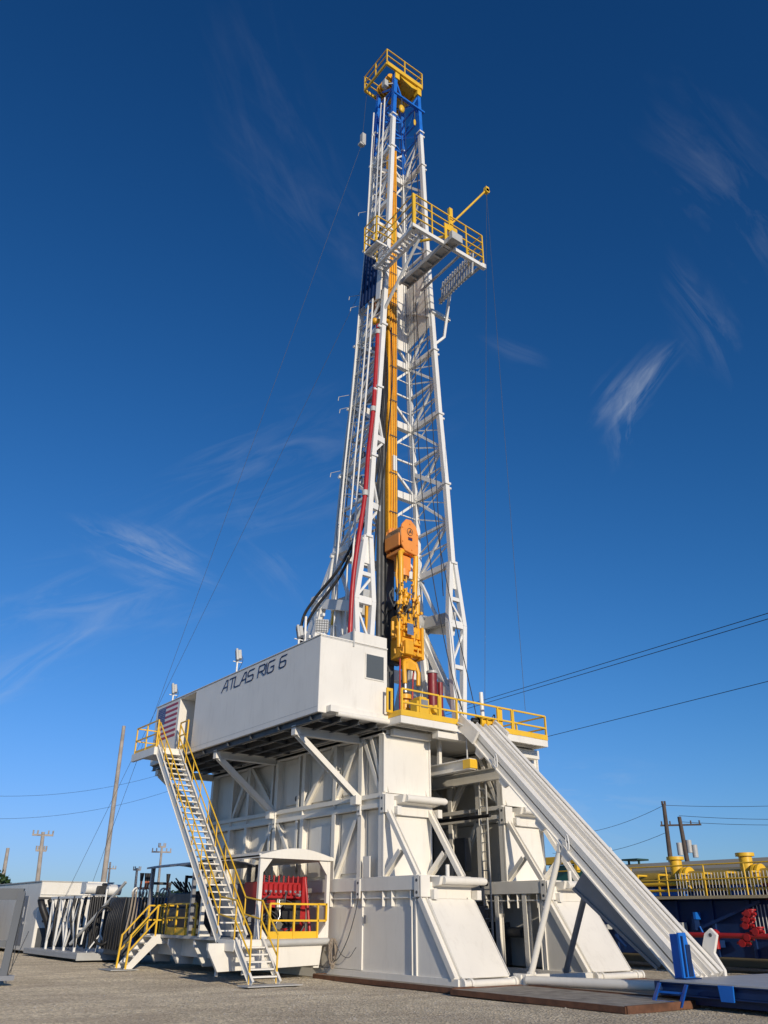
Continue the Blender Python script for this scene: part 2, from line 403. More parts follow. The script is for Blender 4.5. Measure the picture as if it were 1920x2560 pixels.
def interior():
    # centre frames between the two box stacks
    t = thing('floor_support_frame', 'shaded steel frame of beams and posts in the opening between the two box stacks', 'steel frame', (3.6, 9, 0))
    m = MB()
    m.ibeam((5.05, 3.1, 6.35), (5.05, 15, 6.35), .2, .42, .03); m.build('inner_girder', WHITE, t)
    m = MB()
    for y in (5.5, 9.0, 12.5): m.ibeam((1.98, y, 6.95), (5.27, y, 6.95), .2, .35, .03)
    m.build('cross_beam', WHITE, t)
    for y in (8.3, 15.2):
        m = MB()
        for za, zb in ((2.9, 4.9), (5.2, 7.0)):
            m.ibeam((2.05, y, za), (3.6, y, zb), .16, .16, .02, (0,1,0)); m.ibeam((5.2, y, za), (3.6, y, zb), .16, .16, .02, (0,1,0))
        m.ibeam((1.98, y, 5.1), (5.27, y, 5.1), .2, .3, .02); m.ibeam((1.98, y, 2.65), (5.27, y, 2.65), .2, .3, .02)
        m.build('cross_bracing', WHITE, t)
    m = MB()
    for x, y in ((3.0, 7.5), (3.9, 7.9), (4.5, 9.0)): m.ibeam((x, y, 0), (x, y, 6.8), .2, .2, .02)
    m.box(4.2, 4.9, 8.2, 8.9, 3.2, 3.9); m.build('post', LGREY, t)
    t = thing('mud_tank_with_dark_back', 'dark steel tank deep in the opening under the rig floor, built taller to darken it', 'tank', (3.6, 11, 0))
    m = MB(); m.box(2.25, 5.1, 9.6, 13.5, .1, 2.3); m.box(2.25, 5.1, 12.2, 15.6, 2.3, 4.7); m.box(2.3, 5.1, 9.5, 9.6, 2.1, 2.35); m.build('body', RUST, t, .02)  # tall rear box is added so the space between the stacks goes dark
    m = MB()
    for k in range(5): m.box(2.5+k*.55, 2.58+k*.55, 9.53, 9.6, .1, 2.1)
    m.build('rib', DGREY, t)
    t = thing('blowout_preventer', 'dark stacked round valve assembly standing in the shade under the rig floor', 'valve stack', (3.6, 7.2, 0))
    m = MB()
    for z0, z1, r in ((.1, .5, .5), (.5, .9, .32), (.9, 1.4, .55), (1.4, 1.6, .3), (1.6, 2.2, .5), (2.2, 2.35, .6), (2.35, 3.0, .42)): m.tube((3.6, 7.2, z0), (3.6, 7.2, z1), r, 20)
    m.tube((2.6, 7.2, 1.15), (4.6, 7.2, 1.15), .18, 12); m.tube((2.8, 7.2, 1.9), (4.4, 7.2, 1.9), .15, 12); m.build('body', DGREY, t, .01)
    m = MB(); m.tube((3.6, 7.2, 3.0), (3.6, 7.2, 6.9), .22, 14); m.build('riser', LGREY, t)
    t = thing('darkening_rack', 'dark cabinets, ladder and pipes added against the far stack to darken the opening', 'added dark equipment', (4.9, 7, 0))  # dark gear added along the inner side to make the opening darker
    m = MB(); m.box(4.75, 5.2, 4.2, 6.6, .3, 2.1); m.box(4.8, 5.2, 7.2, 9.2, .3, 2.6); m.box(4.85, 5.15, 4.9, 5.5, 3.2, 4.3); m.box(4.7, 5.2, 9.3, 12.0, 2.9, 4.6); m.build('darkening_cabinet', DGREY, t, .02)
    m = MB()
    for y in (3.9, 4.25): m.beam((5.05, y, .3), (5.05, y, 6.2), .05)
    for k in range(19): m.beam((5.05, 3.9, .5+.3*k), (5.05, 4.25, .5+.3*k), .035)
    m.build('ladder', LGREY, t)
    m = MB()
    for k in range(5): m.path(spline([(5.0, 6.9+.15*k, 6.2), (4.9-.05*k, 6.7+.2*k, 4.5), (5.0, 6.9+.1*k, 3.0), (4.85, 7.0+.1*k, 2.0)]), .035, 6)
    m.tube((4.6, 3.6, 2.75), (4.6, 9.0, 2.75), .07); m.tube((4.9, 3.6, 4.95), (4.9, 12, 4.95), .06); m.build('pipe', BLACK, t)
    m = MB(); m.box(3.0, 4.6, 10.2, 10.4, 4.75, 4.85); rail(m, [(3.0, 10.2, 4.85), (4.7, 10.2, 4.85)], h=.9, r=.025, toe=.12, post=.8, square=True); m.build('yellow_gangway', YEL, t)
    t = thing('trolley_beam', 'grey beam with yellow end under the rig floor beside the slide', 'beam', (2.45, 4, 6))
    m = MB(); m.ibeam((2.45, 1.75, 6.22), (2.45, 9, 6.22), .28, .34, .03); m.build('beam', WHITE, t)
    m = MB(); m.box(2.29, 2.61, 1.70, 2.05, 6.08, 6.36); m.build('yellow_end', YEL, t)
    m = MB()
    for y in (3.4, 6): m.beam((2.45, y, 6.39), (2.45, y, 7.3), .12)
    m.build('hanger', WHITE, t)
    t = thing('hanging_pipe_bundle', 'white pipes and braces hanging behind the trolley beam under the rig floor', 'pipes', (2.6, 6, 6.5))
    m = MB()
    for i in range(5): m.tube((2.15+.35*i, 5.2+.2*i, 6.4), (2.25+.35*i, 5.4+.3*i, 7.35), .07)
    m.tube((2.1, 4.6, 6.4), (3.0, 5.4, 7.3), .13, 12); m.tube((2.9, 5.6, 6.4), (3.6, 6.1, 7.3), .12, 12); m.build('pipe', WHITE, t)
interior()

# ================================================================== RIG FLOOR
def rig_floor():
    t = thing('rig_floor', 'white steel drill floor on top of the box stacks with yellow edge boards', 'rig floor', (3.2, 8, 7.3))
    m = MB(); m.box(-.02, 7.3, 3.5, 15.9, 7.33, 7.52); m.box(2.02, 5.2, 2.9, 3.5, 7.33, 7.52); m.build('deck_plate', WHITE, t, .01)
    # front cantilevers left and right of the slide
    for xa, xb in ((-.08, 2.35), (4.62, 6.75)):
        m = MB(); m.box(xa, xb, 2.30, 2.40, 7.32, 7.55); m.box(xa, xa+.10, 2.40, 3.5, 7.32, 7.55) ; m.box(xb-.10, xb, 2.40, 3.5, 7.32, 7.55)
        m.box(xa+.1, xb-.1, 2.40, 3.5, 7.49, 7.55); m.box(xa+.1, xb-.1, 2.9, 2.96, 7.34, 7.49)
        m.build('front_ledge', WHITE, t, .006)
        m = MB(); m.box(xa, xb, 2.285, 2.30, 7.555, 7.74); m.box(xa-.002, xa+.013, 2.30, 3.3, 7.555, 7.74)
        if xa > 3: m.box(xb-.013, xb+.002, 2.30, 8, 7.555, 7.74)
        m.build('toe_board', YEL, t)
    m = MB(); m.box(1.6, 2.95, 2.45, 2.75, 7.08, 7.31); m.box(.25, 1.85, 3.1, 3.3, 7.08, 7.3); m.box(5.8, 7.0, 3.0, 3.3, 7.0, 7.31); m.build('bracket_beam', WHITE, t, .006)
    # rails
    def R(pts, name='guard_rail', **k):
        m = MB(); rail(m, pts, r=.03, square=True, **k); m.build(name, YEL, t)
    R([(-.02, 2.33, 7.55), (1.55, 2.33, 7.55)], h=.88, mid=(.44,), post=1.6)
    R([(1.62, 2.33, 7.55), (2.35, 2.33, 7.55)], h=.88, mid=(.44,), post=.8)
    R([(2.40, 2.33, 7.55), (4.25, 2.33, 7.55)], h=.88, mid=(.44,), post=9, posts=False)
    R([(4.28, 2.33, 7.55), (4.98, 2.33, 7.55)], h=.88, mid=(.44,), post=.8)
    R([(5.05, 2.33, 7.55), (6.72, 2.33, 7.55), (6.72, 8.2, 7.55)], h=.88, mid=(.44,), post=1.5)
    m = MB(); m.box(4.32, 4.56, 2.37, 2.40, 7.75, 8.40); m.box(-.30, -.24, 2.75, 2.81, 7.7, 8.5); m.box(-.12, -.06, 2.75, 2.81, 7.7, 8.5); m.box(-.24, -.12, 2.76, 2.80, 7.7, 7.78); m.box(-.24, -.12, 2.76, 2.80, 8.4, 8.5); m.build('rail_panel', YEL, t)
    t2 = thing('iron_roughneck', 'yellow boxy pipe handling machine on the rig floor behind the front rail', 'machine', (3.6, 6.0, 7.52))
    m = MB(); m.use(YEL); m.box(3.1, 4.1, 5.7, 6.4, 8.5, 8.62); m.box(3.15, 3.62, 5.75, 6.35, 8.62, 9.32); m.box(3.68, 4.02, 5.8, 6.3, 8.62, 9.12)
    m.box(3.05, 3.2, 5.8, 6.2, 8.75, 9.2); m.tube((3.86, 5.78, 8.95), (3.86, 5.6, 8.95), .15, 14); m.tube((4.1, 5.95, 8.8), (4.32, 5.95, 8.8), .1, 12)
    m.box(3.2, 3.55, 5.8, 6.2, 9.32, 9.38); m.build('body', None, t2, .012)
    m = MB(); m.box(3.22, 3.55, 5.735, 5.75, 8.95, 9.25); m.build('screen', GREY, t2)
    m = MB(); m.box(3.3, 3.9, 5.9, 6.3, 7.52, 8.5); m.tube((3.2, 5.8, 8.1), (4.0, 5.9, 8.6), .05); m.build('pedestal', DGREY, t2)
    m = MB(); m.path(spline([(4.2, 5.9, 8.9), (4.45, 5.8, 8.6), (4.35, 5.8, 8.2), (4.1, 5.9, 7.9)]), .025); m.path(spline([(3.35, 5.9, 9.35), (3.4, 5.9, 9.6), (3.5, 5.9, 9.35)]), .012); m.build('hose', BLACK, t2)
    t2.location = V((4.0, 6.0, 7.52))
    # red hydraulic raising cylinders
    for i, (x, y, lab) in enumerate(((5.05, 6.75, 'left one of the two thick maroon hydraulic cylinders standing on the rig floor'), (6.0, 7.6, 'right one of the two thick maroon hydraulic cylinders standing on the rig floor'))):
        t3 = thing('hydraulic_cylinder', lab, 'cylinder', (x, y, 7.52), 'maroon raising cylinders')
        m = MB(); m.tube((x, y, 7.6), (x, y, 10.7-i*1.2), .2, 18); m.tube((x+.42, y, 7.6), (x+.42, y, 10.4-i*1.2), .11, 14); m.build('barrel', MAROON, t3)
        m = MB(); m.tube((x, y, 10.7-i*1.2), (x, y, 10.8-i*1.2), .24, 18); m.box(x-.25, x+.6, y-.25, y+.25, 7.52, 7.6); m.build('collar', LGREY, t3, .01)
    # white winch post and yellow winch by the slide
    t4 = thing('air_winch', 'small yellow winch with hoses at the top edge of the slide', 'winch', (4.0, 2.6, 7.55))
    m = MB(); m.tube((3.55, 2.6, 7.85), (4.1, 2.6, 7.85), .17, 16); 
    for x in (3.55, 3.8, 4.1): m.tube((x, 2.6, 7.85), (x+.04, 2.6, 7.85), .24, 18)
    m.box(3.5, 4.2, 2.5, 2.75, 7.56, 7.65); m.box(4.12, 4.3, 2.5, 2.75, 7.7, 8.05); m.build('drum', YEL, t4, .006)
    m = MB(); m.tube((3.3, 2.6, 7.9), (3.55, 2.6, 7.9), .08); m.path(spline([(4.2, 2.6, 8.0), (4.35, 2.55, 8.2), (4.3, 2.55, 7.7)]), .02); m.build('motor', DGREY, t4)
    m = MB(); m.tube((3.98, 2.75, 7.55), (3.93, 2.75, 8.98), .075, 12); tag(m.build('white_post', WHITE2), 'short white round post rising above the front rail beside the winch', 'post')
    m = MB(); m.path(spline([(2.25, 2.2, 7.6), (2.45, 2.12, 7.5), (2.62, 2.1, 7.35), (2.55, 2.1, 7.1), (2.55, 2.1, 6.3)]), .028); tag(m.build('hanging_chain', LGREY), 'pale chain hanging down from the rig floor edge beside the slide', 'chain')
rig_floor()

# ================================================================== DOGHOUSE
DX0, DX1, DY0, DY1, DZ0, DZ1 = -2.75, -.06, 3.06, 16.2, 7.42, 9.88
def doghouse():
    t = thing('doghouse_cabin', 'long white cabin on top of the rig lettered ATLAS RIG 6', 'cabin', (DX0, DY0, DZ0))
    m = MB()
    m.box(DX0, DX1, DY0, 12.25, DZ0, DZ1)
    m.box(DX0+1.0, DX1, 12.25, 13.75, DZ0, DZ1); m.box(DX0, DX0+1.0, 12.25, 13.75, DZ0, DZ0+.08)
    m.box(DX0, DX0+1.0, 12.25, 13.75, DZ1-.06, DZ1)
    m.box(DX0, DX1, 13.75, DY1, DZ0, DZ1)
    m.build('wall', WHITE, t, .015)
    m = MB(); m.box(DX0-.02, DX1+.01, DY0-.025, DY0, DZ1-.0, DZ1+.05); m.box(DX0-.03, DX0+.04, DY0-.02, DY1, DZ1, DZ1+.04); m.box(-1.46, DX1, 3.08, 4.3, DZ1, DZ1+.42); m.build('roof', WHITE, t, .012)
    m = MB(); m.box(-1.50, -1.45, 3.02, 3.08, DZ1-.15, DZ1+.46); m.build('corner_trim', LGREY, t)
    m = MB(); m.box(-2.35, DX1, 2.98, 3.05, DZ0+.10, DZ0+.25); m.tube((-2.1, 2.97, DZ0+.02), (DX1+.04, 2.97, DZ0+.02), .09, 12); m.box(-2.45, -2.15, 2.80, 3.05, DZ0+.02, DZ0+.22); m.build('front_beam', WHITE, t, .006)
    m = MB(); m.box(-.99, -.20, DY0-.03, DY0-.004, 8.75, 9.62); o = m.build('window', WHITE, t, .004)
    m2 = MB(); m2.box(-.95, -.24, DY0-.036, DY0-.03, 8.79, 9.58); m2.build('pane', GLASS, o)
    # underside frame
    m = MB()
    for x in (-2.6, -1.9, -1.2, -.5): m.ibeam((x, DY0, DZ0-.10), (x, DY1, DZ0-.10), .12, .2, .02)
    for y in (3.6, 5.6, 7.5, 9.2, 11.2, 13, 15): m.beam((DX0+.05, y, DZ0-.10), (DX1, y, DZ0-.10), .08, .12)
    m.build('floor_frame', DGREY, t)
    for y in (4.7, 10.3, 15.7):
        m = MB(); m.ibeam((-2.5, y, 7.12), (0, y, 7.12), .22, .26, .025); m.ibeam((-2.45, y, 7.02), (-.02, y, 5.22), .18, .22, .025, (0,1,0))
        m.box(-2.62, -2.42, y-.12, y+.12, 6.98, 7.28); m.box(-.25, -.02, y-.22, y+.1, 5.02, 5.3)
        m.build('bracket', WHITE, t)
    # flag panel painted at the left end
    m = MB(); fy0, fy1, fz0, fz1 = 13.95, 15.95, 8.35, 9.75
    st = (fz1-fz0)/13; X = DX0-.004
    for i in range(13):
        m.use(FLAGR if i % 2 == 0 else FLAGW)
        z1 = fz1-i*st; ya = fy0; yb = fy1 if i > 6 else fy0+1.2
        m.box(X-.004, X, ya, yb, z1-st, z1)
    m.use(FLAGB); m.box(X-.004, X, fy0+1.2, fy1, fz1-7*st, fz1)
    m.use(FLAGW)
    for r in range(9):
        for c in range(6 if r % 2 == 0 else 5):
            y = fy1-.07-(c+(0 if r % 2 == 0 else .5))*.132; z = fz1-.05-r*.082
            a = [(X-.005, y+.022*(1 if k % 2 == 0 else .42)*math.sin(k*PI/5), z+.022*(1 if k % 2 == 0 else .42)*math.cos(k*PI/5)) for k in range(10)]
            m.prism(a, (-.002, 0, 0))
    m.build('flag_decal', None, t)
    m = MB(); m.box(DX0+.02, DX1-.02, DY0-.006, DY0-.002, 9.84, 9.855); m.box(DX0-.004, DX0-.001, DY0+.02, 12.2, 7.60, 7.612); m.build('panel_seam', LGREY, t)
    # lettering, italic technical strokes (u across, v up)
    G = {'A': ([[(0,0),(.42,1),(.62,1),(.72,0)],[(.22,.36),(.69,.36)]], .86), 'T': ([[(0,1),(.75,1)],[(.38,1),(.38,0)]], .72),
         'L': ([[(0,1),(0,.12),(.1,0),(.6,0)]], .72), 'S': ([[(.7,1),(.15,1),(.02,.88),(.02,.6),(.12,.5),(.6,.5),(.7,.4),(.7,.12),(.6,0),(0,0)]], .86),
         'R': ([[(0,0),(0,1),(.58,1),(.68,.9),(.68,.55),(.58,.45),(.1,.45)],[(.3,.45),(.7,0)]], .86), 'I': ([[(0,0),(0,1)]], .2),
         'G': ([[(.68,1),(.12,1),(0,.88),(0,.12),(.12,0),(.58,0),(.68,.1),(.68,.48),(.35,.48)]], .88),
         '6': ([[(.66,1),(.14,1),(.02,.88),(.02,.12),(.14,0),(.56,0),(.68,.12),(.68,.42),(.56,.53),(.02,.53)]], .9), ' ': ([], .42)}
    m = MB(); txt = 'ATLAS RIG 6'; tot = sum(G[c][1] for c in txt)-.15
    H = .385; sx = (9.92-5.18)/tot; u = 0; zb = 9.34; sh = .22
    for c in txt:
        for ln in G[c][0]:
            P = [V((DX0-.012, 9.92-(u+a)*sx-sh*b*H, zb+b*H)) for a, b in ln]
            for a, b in zip(P, P[1:]):
                e = (b-a).normalized()*.018; m.beam(a-e, b+e, .042, .012, (1,0,0))
        u += G[c][1]
    m.build('lettering', INK, t)
    # floodlights on the roof
    def flood(x, y, z, lab, face):
        t5 = thing('floodlight', lab, 'floodlight', (x, y, DZ1+.05), 'floodlights on short posts along the cabin roof')
        m = MB(); m.tube((x, y, DZ1+.02), (x, y, z), .035); m.beam((x-.18, y, z), (x+.18, y, z), .04, .03); m.build('post', WHITE2, t5)
        m = MB(); f = V(face).normalized(); a = V((0,0,1)).cross(f).normalized(); b = f.cross(a)
        c = V((x, y, z+.26))
        for (hw, d0, d1) in ((.22, -.02, .06), (.17, -.14, -.02)):
            q = [c+a*sa*hw+b*sb*hw+f*d0 for sa, sb in ((-1,-1),(1,-1),(1,1),(-1,1))]; m.prism(q, f*(d1-d0))
        m.build('housing', LGREY, t5, .012)
        m = MB(); q = [c+a*sa*.18+b*sb*.18+f*.062 for sa, sb in ((-1,-1),(1,-1),(1,1),(-1,1))]; m.prism(q, f*.01); m.build('lens', LENS, t5)
        m = MB()
        for k in range(-2, 3): m.beam(c+a*k*.08-b*.2+f*.085, c+a*k*.08+b*.2+f*.085, .008); m.beam(c+b*k*.08-a*.2+f*.085, c+b*k*.08+a*.2+f*.085, .008)
        m.build('guard_grid', DGREY, t5)
        m = MB(); m.path(spline([c-f*.14, c-f*.2+V((0,0,-.25)), V((x, y, DZ1+.05))]), .01, 6); m.build('cable', BLACK, t5)
    flood(-2.3, 3.75, 10.2, 'square floodlight with wire guard at the near corner of the cabin roof, seen front-on', (-.55, -1, -.2))
    flood(-2.3, 5.2, 10.35, 'floodlight on a post above the 6 of the cabin lettering', (-1, .6, -.2))
    flood(-2.55, 9.25, 10.42, 'floodlight on a post above the middle of the cabin, over the first letters', (-1, .5, -.15))
    flood(-2.5, 15.2, 10.3, 'leftmost floodlight on a post above the flag end of the cabin', (-1, .5, -.15))
doghouse()

# ================================================================== STAIRS
def stairs(t, x0, x1, ya, za, yb, zb, n, w=.16, name='stringer', mt=WHITE):
    for x in (x0, x1): m = MB(); m.ibeam((x, ya, za), (x, yb, zb), .07, w, .014, (0,0,1)); m.build(name, mt, t)
    m = MB()
    for i in range(1, n):
        p = lerp((0, ya, za), (0, yb, zb), i/n); m.box(x0+.03, x1-.03, p.y-.11, p.y+.11, p.z-.02, p.z+.02)
    m.build('treads', mt, t)
def main_stairs():
    XO, XI = -3.75, -2.88
    t = thing('access_staircase', 'tall steep white staircase with yellow handrails up to the cabin door', 'staircase', (-3.3, 4.3, 0))
    stairs(t, XO, XI, 13.1, 7.62, 6.45, 1.12, 30, .32)
    stairs(t, XO, XI, 5.45, 1.10, 4.28, .05, 6, .22)
    m = MB(); m.box(XO-.04, XI+.04, 5.45, 6.5, 1.04, 1.12); m.box(XO-.04, XO, 5.45, 6.5, .82, 1.04); m.box(XO-.04, XI+.04, 5.41, 5.45, .85, 1.1)
    for x in (XO, XI): m.beam((x, 6.45, .15), (x, 6.45, 1.05), .08)
    m.build('landing', WHITE, t, .006)
    m = MB(); m.box(XO-.35, XI+.5, 3.85, 4.45, .02, .045); m.build('foot_plate', LGREY, t)
    m = MB(); m.box(XO-.1, DX0-.02, 13.1, 15.35, 7.52, 7.64); m.box(XO-.14, XO-.02, 13.05, 15.4, 7.36, 7.66); m.box(XO-.02, DX0-.02, 13.02, 13.1, 7.36, 7.66); m.build('top_platform', WHITE, t, .006)
    # round yellow handrails
    for x in (XO, XI):
        m = MB(); d = V((0, 6.45-13.1, 1.12-7.62))
        a, b = V((x, 13.1, 7.62)), V((x, 6.6, 1.27))
        for h in (1.0, .52): m.tube(a+V((0,0,h)), b+V((0,0,h)), .025, 8)
        for k in range(9):
            p = lerp(a, b, k/8); m.tube(p, p+V((0,0,1.0)), .022, 8)
        m.tube(b+V((0,0,1.0)), V((x, 5.5, 2.15)), .025); m.tube(b+V((0,0,.52)), V((x, 5.5, 1.65)), .025)
        a, b = V((x, 5.5, 1.12)), V((x, 4.5, .25))
        for h in (1.02, .5): m.tube(a+V((0,0,h)), b+V((0,0,h)), .025, 8)
        m.tube(a, a+V((0,0,1.02)), .025); m.tube((x, 4.45, .05), (x, 4.48, 1.25), .028)
        m.build('handrail', YEL, t)
    m = MB(); rail(m, [(XI-.05, 13.12, 7.64), (XO-.06, 13.12, 7.64)] if 0 else [(XO-.06, 13.12, 7.64), (XO-.06, 15.32, 7.64), (DX0-.1, 15.32, 7.64)], h=1.07, r=.025, toe=.15, post=1.1, square=True)
    m.box(XI+.02, DX0+.02, 13.05, 13.12, 7.64, 8.7) if 0 else None
    rail(m, [(XI+.0, 13.12, 7.64), (XI+.0, 12.4, 7.64)], h=1.07, r=.025, toe=.15, post=.8, square=True)
    m.build('platform_rail', YEL, t)
main_stairs()
def small_stairs():
    t = thing('short_staircase', 'short white staircase with yellow handrails at the left end of the engine platform', 'staircase', (-3.6, 13.5, 0))
    for y in (13.1, 13.95):
        m = MB(); m.prism([(-3.98, y-.02, .05), (-3.68, y-.02, .05), (-2.85, y-.02, .82), (-2.3, y-.02, .82), (-2.3, y-.02, 1.12), (-2.98, y-.02, 1.12)], (0, .04, 0)); m.build('stringer', WHITE, t)
    m = MB()
    for k in range(5): 
        p = lerp((-3.72, 0, .22), (-2.98, 0, 1.05), k/4); m.box(p.x-.12, p.x+.12, 13.12, 13.93, p.z-.015, p.z+.015)
    m.box(-2.95, -2.3, 13.12, 13.93, 1.07, 1.1); m.build('treads', WHITE, t)
    m = MB(); m.box(-4.5, -3.5, 12.9, 14.1, .015, .04); m.build('foot_plate', LGREY, t)
    for y in (13.1, 13.95):
        m = MB()
        for h in (1.0, .52): m.beam((-3.85, y, .1+h), (-2.95, y, 1.07+h), .05); m.beam((-2.95, y, 1.07+h), (-2.35, y, 1.07+h), .05)
        m.beam((-3.92, y, .05), (-3.85, y, 1.12), .06); m.beam((-2.95, y, 1.07), (-2.95, y, 2.09), .055); m.build('handrail', YEL, t)
small_stairs()

# ================================================================== ENGINE SKIDS
def engine_skid():
    t = thing('engine_house', 'white open-sided engine shelter with curved roof and yellow rail beside the tall staircase', 'engine shelter', (-1.6, 8, 0))
    m = MB()
    m.prism([(-4.3, 6.0, 1.02), (-4.3, 6.0, .85), (-3.95, 6.0, .28), (-.45, 6.0, .38), (-.35, 6.0, 1.02)], (0, .12, 0))
    for y in (8.2, 10.3, 12.4, 14.4):
        m.prism([(-2.7, y, 1.0), (-2.7, y, .8), (-2.3, y, .2), (-1.7, y, .2), (-1.6, y, 1.0)], (0, .12, 0))
    m.box(-2.2, -1.9, 6.1, 15, .45, 1.0); m.box(-.6, -.4, 6.1, 15, .3, 1.0)
    m.build('hull', WHITE, t, .008)
    m = MB(); m.box(-2.75, -.15, 5.95, 15, 1.02, 1.12); m.tube((-2.9, 5.93, 1.0), (-.2, 5.93, 1.04), .10, 12); m.build('deck', LGREY, t, .006)
    posts = [(-2.72, 6.05), (-.22, 6.05), (-2.72, 9.9), (-.22, 9.9)]
    for x, y in posts:
        m = MB(); m.beam((x, y, 1.1), (x, y, 3.42), .12); s = 1 if x < -1 else -1
        m.prism([(x, y-.05, 3.42), (x+s*.42, y-.05, 3.42), (x+s*.06, y-.05, 2.95), (x, y-.05, 2.95)], (0, .1, 0))
        m.prism([(x, y-.05, 1.12), (x+s*.38, y-.05, 1.12), (x+s*.06, y-.05, 1.5), (x, y-.05, 1.5)], (0, .1, 0)); m.build('post', WHITE, t)
    m = MB(); n = 14; top = []
    for i in range(n+1):
        k = i/n; top.append((-2.85+2.75*k, 5.9, 3.46+.24*math.sin(PI*k)))
    m.prism([(-2.85, 5.9, 3.38), *top, (-.10, 5.9, 3.38)], (0, .06, 0))
    m.prism([(a, 5.96, b-.05) for a, _, b in top][::-1]+[(a, 5.96, b) for a, _, b in top], (0, 4.1, 0))
    m.box(-2.85, -2.78, 5.96, 10.05, 3.38, 3.5); m.box(-.17, -.1, 5.96, 10.05, 3.38, 3.5); m.build('roof', WHITE, t)
    m = MB()
    rail(m, [(-2.35, 5.97, 1.12), (-.6, 5.97, 1.12)], h=.97, mid=(.5,), r=.03, toe=.2, post=.9, square=True)
    m.beam((-.6, 5.97, 2.09), (-.28, 5.97, 2.09), .06); m.beam((-.6, 5.97, 1.62), (-.28, 5.97, 1.62), .06); m.beam((-.28, 5.97, 1.62), (-.28, 5.97, 2.12), .06)
    m.build('guard_rail', YEL, t)
    # red engine
    e = thing('diesel_engine', 'red diesel engine with hoses and black wheels under the curved white roof', 'engine', (-1.6, 7.2, 1.12))
    m = MB(); m.box(-2.45, -.8, 6.7, 7.55, 2.25, 2.72); m.box(-2.05, -1.85, 6.5, 6.75, 1.5, 2.2); m.box(-1.0, -.85, 6.5, 6.75, 1.5, 2.0); m.box(-1.5, -1.1, 6.45, 6.75, 1.2, 1.4); m.box(-2.45, -2.2, 6.55, 6.75, 1.75, 2.15)
    for i in range(9): m.box(-2.42+i*.18, -2.31+i*.18, 6.6, 6.7, 2.35, 2.68); m.tube((-2.36+i*.18, 6.75, 2.72), (-2.36+i*.18, 6.75, 2.92), .028)
    m.box(-.85, -.68, 6.55, 7.6, 1.2, 2.9); m.tube((-.74, 6.6, 2.9), (-.62, 6.35, 1.2), .05); m.build('block', RED, e, .02)
    m = MB()
    for x, z, r in ((-1.95, 1.75, .24), (-1.3, 1.8, .3), (-1.32, 1.4, .14), (-2.2, 1.45, .16)): m.tube((x, 6.5, z), (x, 6.72, z), r, 22)
    m.box(-2.3, -1.7, 6.5, 6.72, 1.15, 1.3)
    m.box(-1.15, -.95, 6.45, 6.72, 1.5, 2.2); m.build('pulley', BLACK, e, .01)
    m = MB(); R = random.Random(5)
    for k in range(16):
        x = R.uniform(-2.4, -.8); z = R.uniform(1.3, 2.5)
        m.path(spline([(x, 6.58, z), (x+R.uniform(-.2, .2), 6.4, z-.1), (x+R.uniform(-.35, .35), 6.42, z-R.uniform(.2, .5)), (x+R.uniform(-.3, .3), 6.58, z-R.uniform(.3, .7))]), R.choice((.012, .02, .028)), 6)
    m.build('hose', DGREY, e)
    m = MB()
    for i in range(9): m.tube((-2.36+i*.18, 6.58, 2.45), (-2.36+i*.18, 6.61, 2.45), .04, 10)
    m.path([(-1.75, 6.45, 2.2), (-1.73, 6.4, 1.75), (-1.85, 6.4, 1.55), (-1.82, 6.42, 1.25)], .02); m.tube((-1.1, 6.5, 2.35), (-1.1, 6.3, 2.35), .05); m.build('fitting', CHROME, e)
    m = MB()
    for x in (-2.15, -1.95): m.tube((x, 7.3, 2.7), (x, 7.3, 3.25), .07)
    m.path(spline([(-1.9, 7.3, 2.9), (-1.6, 7.2, 2.8), (-1.3, 7.2, 2.95)]), .04); m.build('exhaust', BLACK, e)
    m = MB(); m.box(-2.4, -.9, 8.3, 9.8, 1.12, 2.7); tag(m.build('generator', GREY, None, .03), 'dark grey boxed generator behind the red engine in its shelter', 'generator')
    # coil of cables hanging at the corner
    m = MB(); R = random.Random(9)
    for k in range(14):
        w = R.uniform(.06, .16); h = R.uniform(.5, .85); c = V((-.12, 5.8+R.uniform(-.06, .06), 1.1))
        m.path([c+V((w*math.sin(a*PI/8)+R.uniform(-.02, .02), R.uniform(-.02, .02), -h/2+h/2*math.cos(a*PI/8)+R.uniform(0, .03))) for a in range(17)], .012, 5)
    m.build('c', BLACK) if 0 else None
    tag(m.build('cable_coil', TAN), 'bundle of brown cables hung in loops at the right corner of the engine shelter', 'cable')
    m = MB()
    m.path(spline([(-.04, 4.5, 2.4), (-.08, 4.65, 1.8), (-.1, 5.0, 1.1), (-.12, 5.5, .55), (-.15, 5.75, .6), (-.15, 5.8, .9)], 8), .014, 6)
    m.path(spline([(-.05, 4.6, .9), (-.1, 4.9, .62), (-.12, 5.3, .7), (-.14, 5.6, 1.0)], 8), .010, 6)
    tag(m.build('loose_cable', DGREY), 'thin dark cable drooping across the near base panel to the cable bundle', 'cable')
    # second shelter behind
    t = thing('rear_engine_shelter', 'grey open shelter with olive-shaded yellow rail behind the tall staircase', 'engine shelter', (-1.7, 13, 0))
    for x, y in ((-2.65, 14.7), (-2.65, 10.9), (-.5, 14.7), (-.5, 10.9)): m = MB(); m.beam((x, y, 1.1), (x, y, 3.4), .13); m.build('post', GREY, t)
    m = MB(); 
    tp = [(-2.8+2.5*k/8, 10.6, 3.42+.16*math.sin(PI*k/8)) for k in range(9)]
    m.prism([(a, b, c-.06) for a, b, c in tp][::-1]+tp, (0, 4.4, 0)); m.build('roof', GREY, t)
    m = MB(); rail(m, [(-2.6, 13.0, 1.12), (-2.6, 10.6, 1.12)], h=1.0, r=.028, toe=.24, post=.9, square=True); rail(m, [(-2.3, 14.0, 1.12), (-1.9, 15.2, 1.12)], h=1.0, r=.028, square=True); m.build('guard_rail', YEL, t)
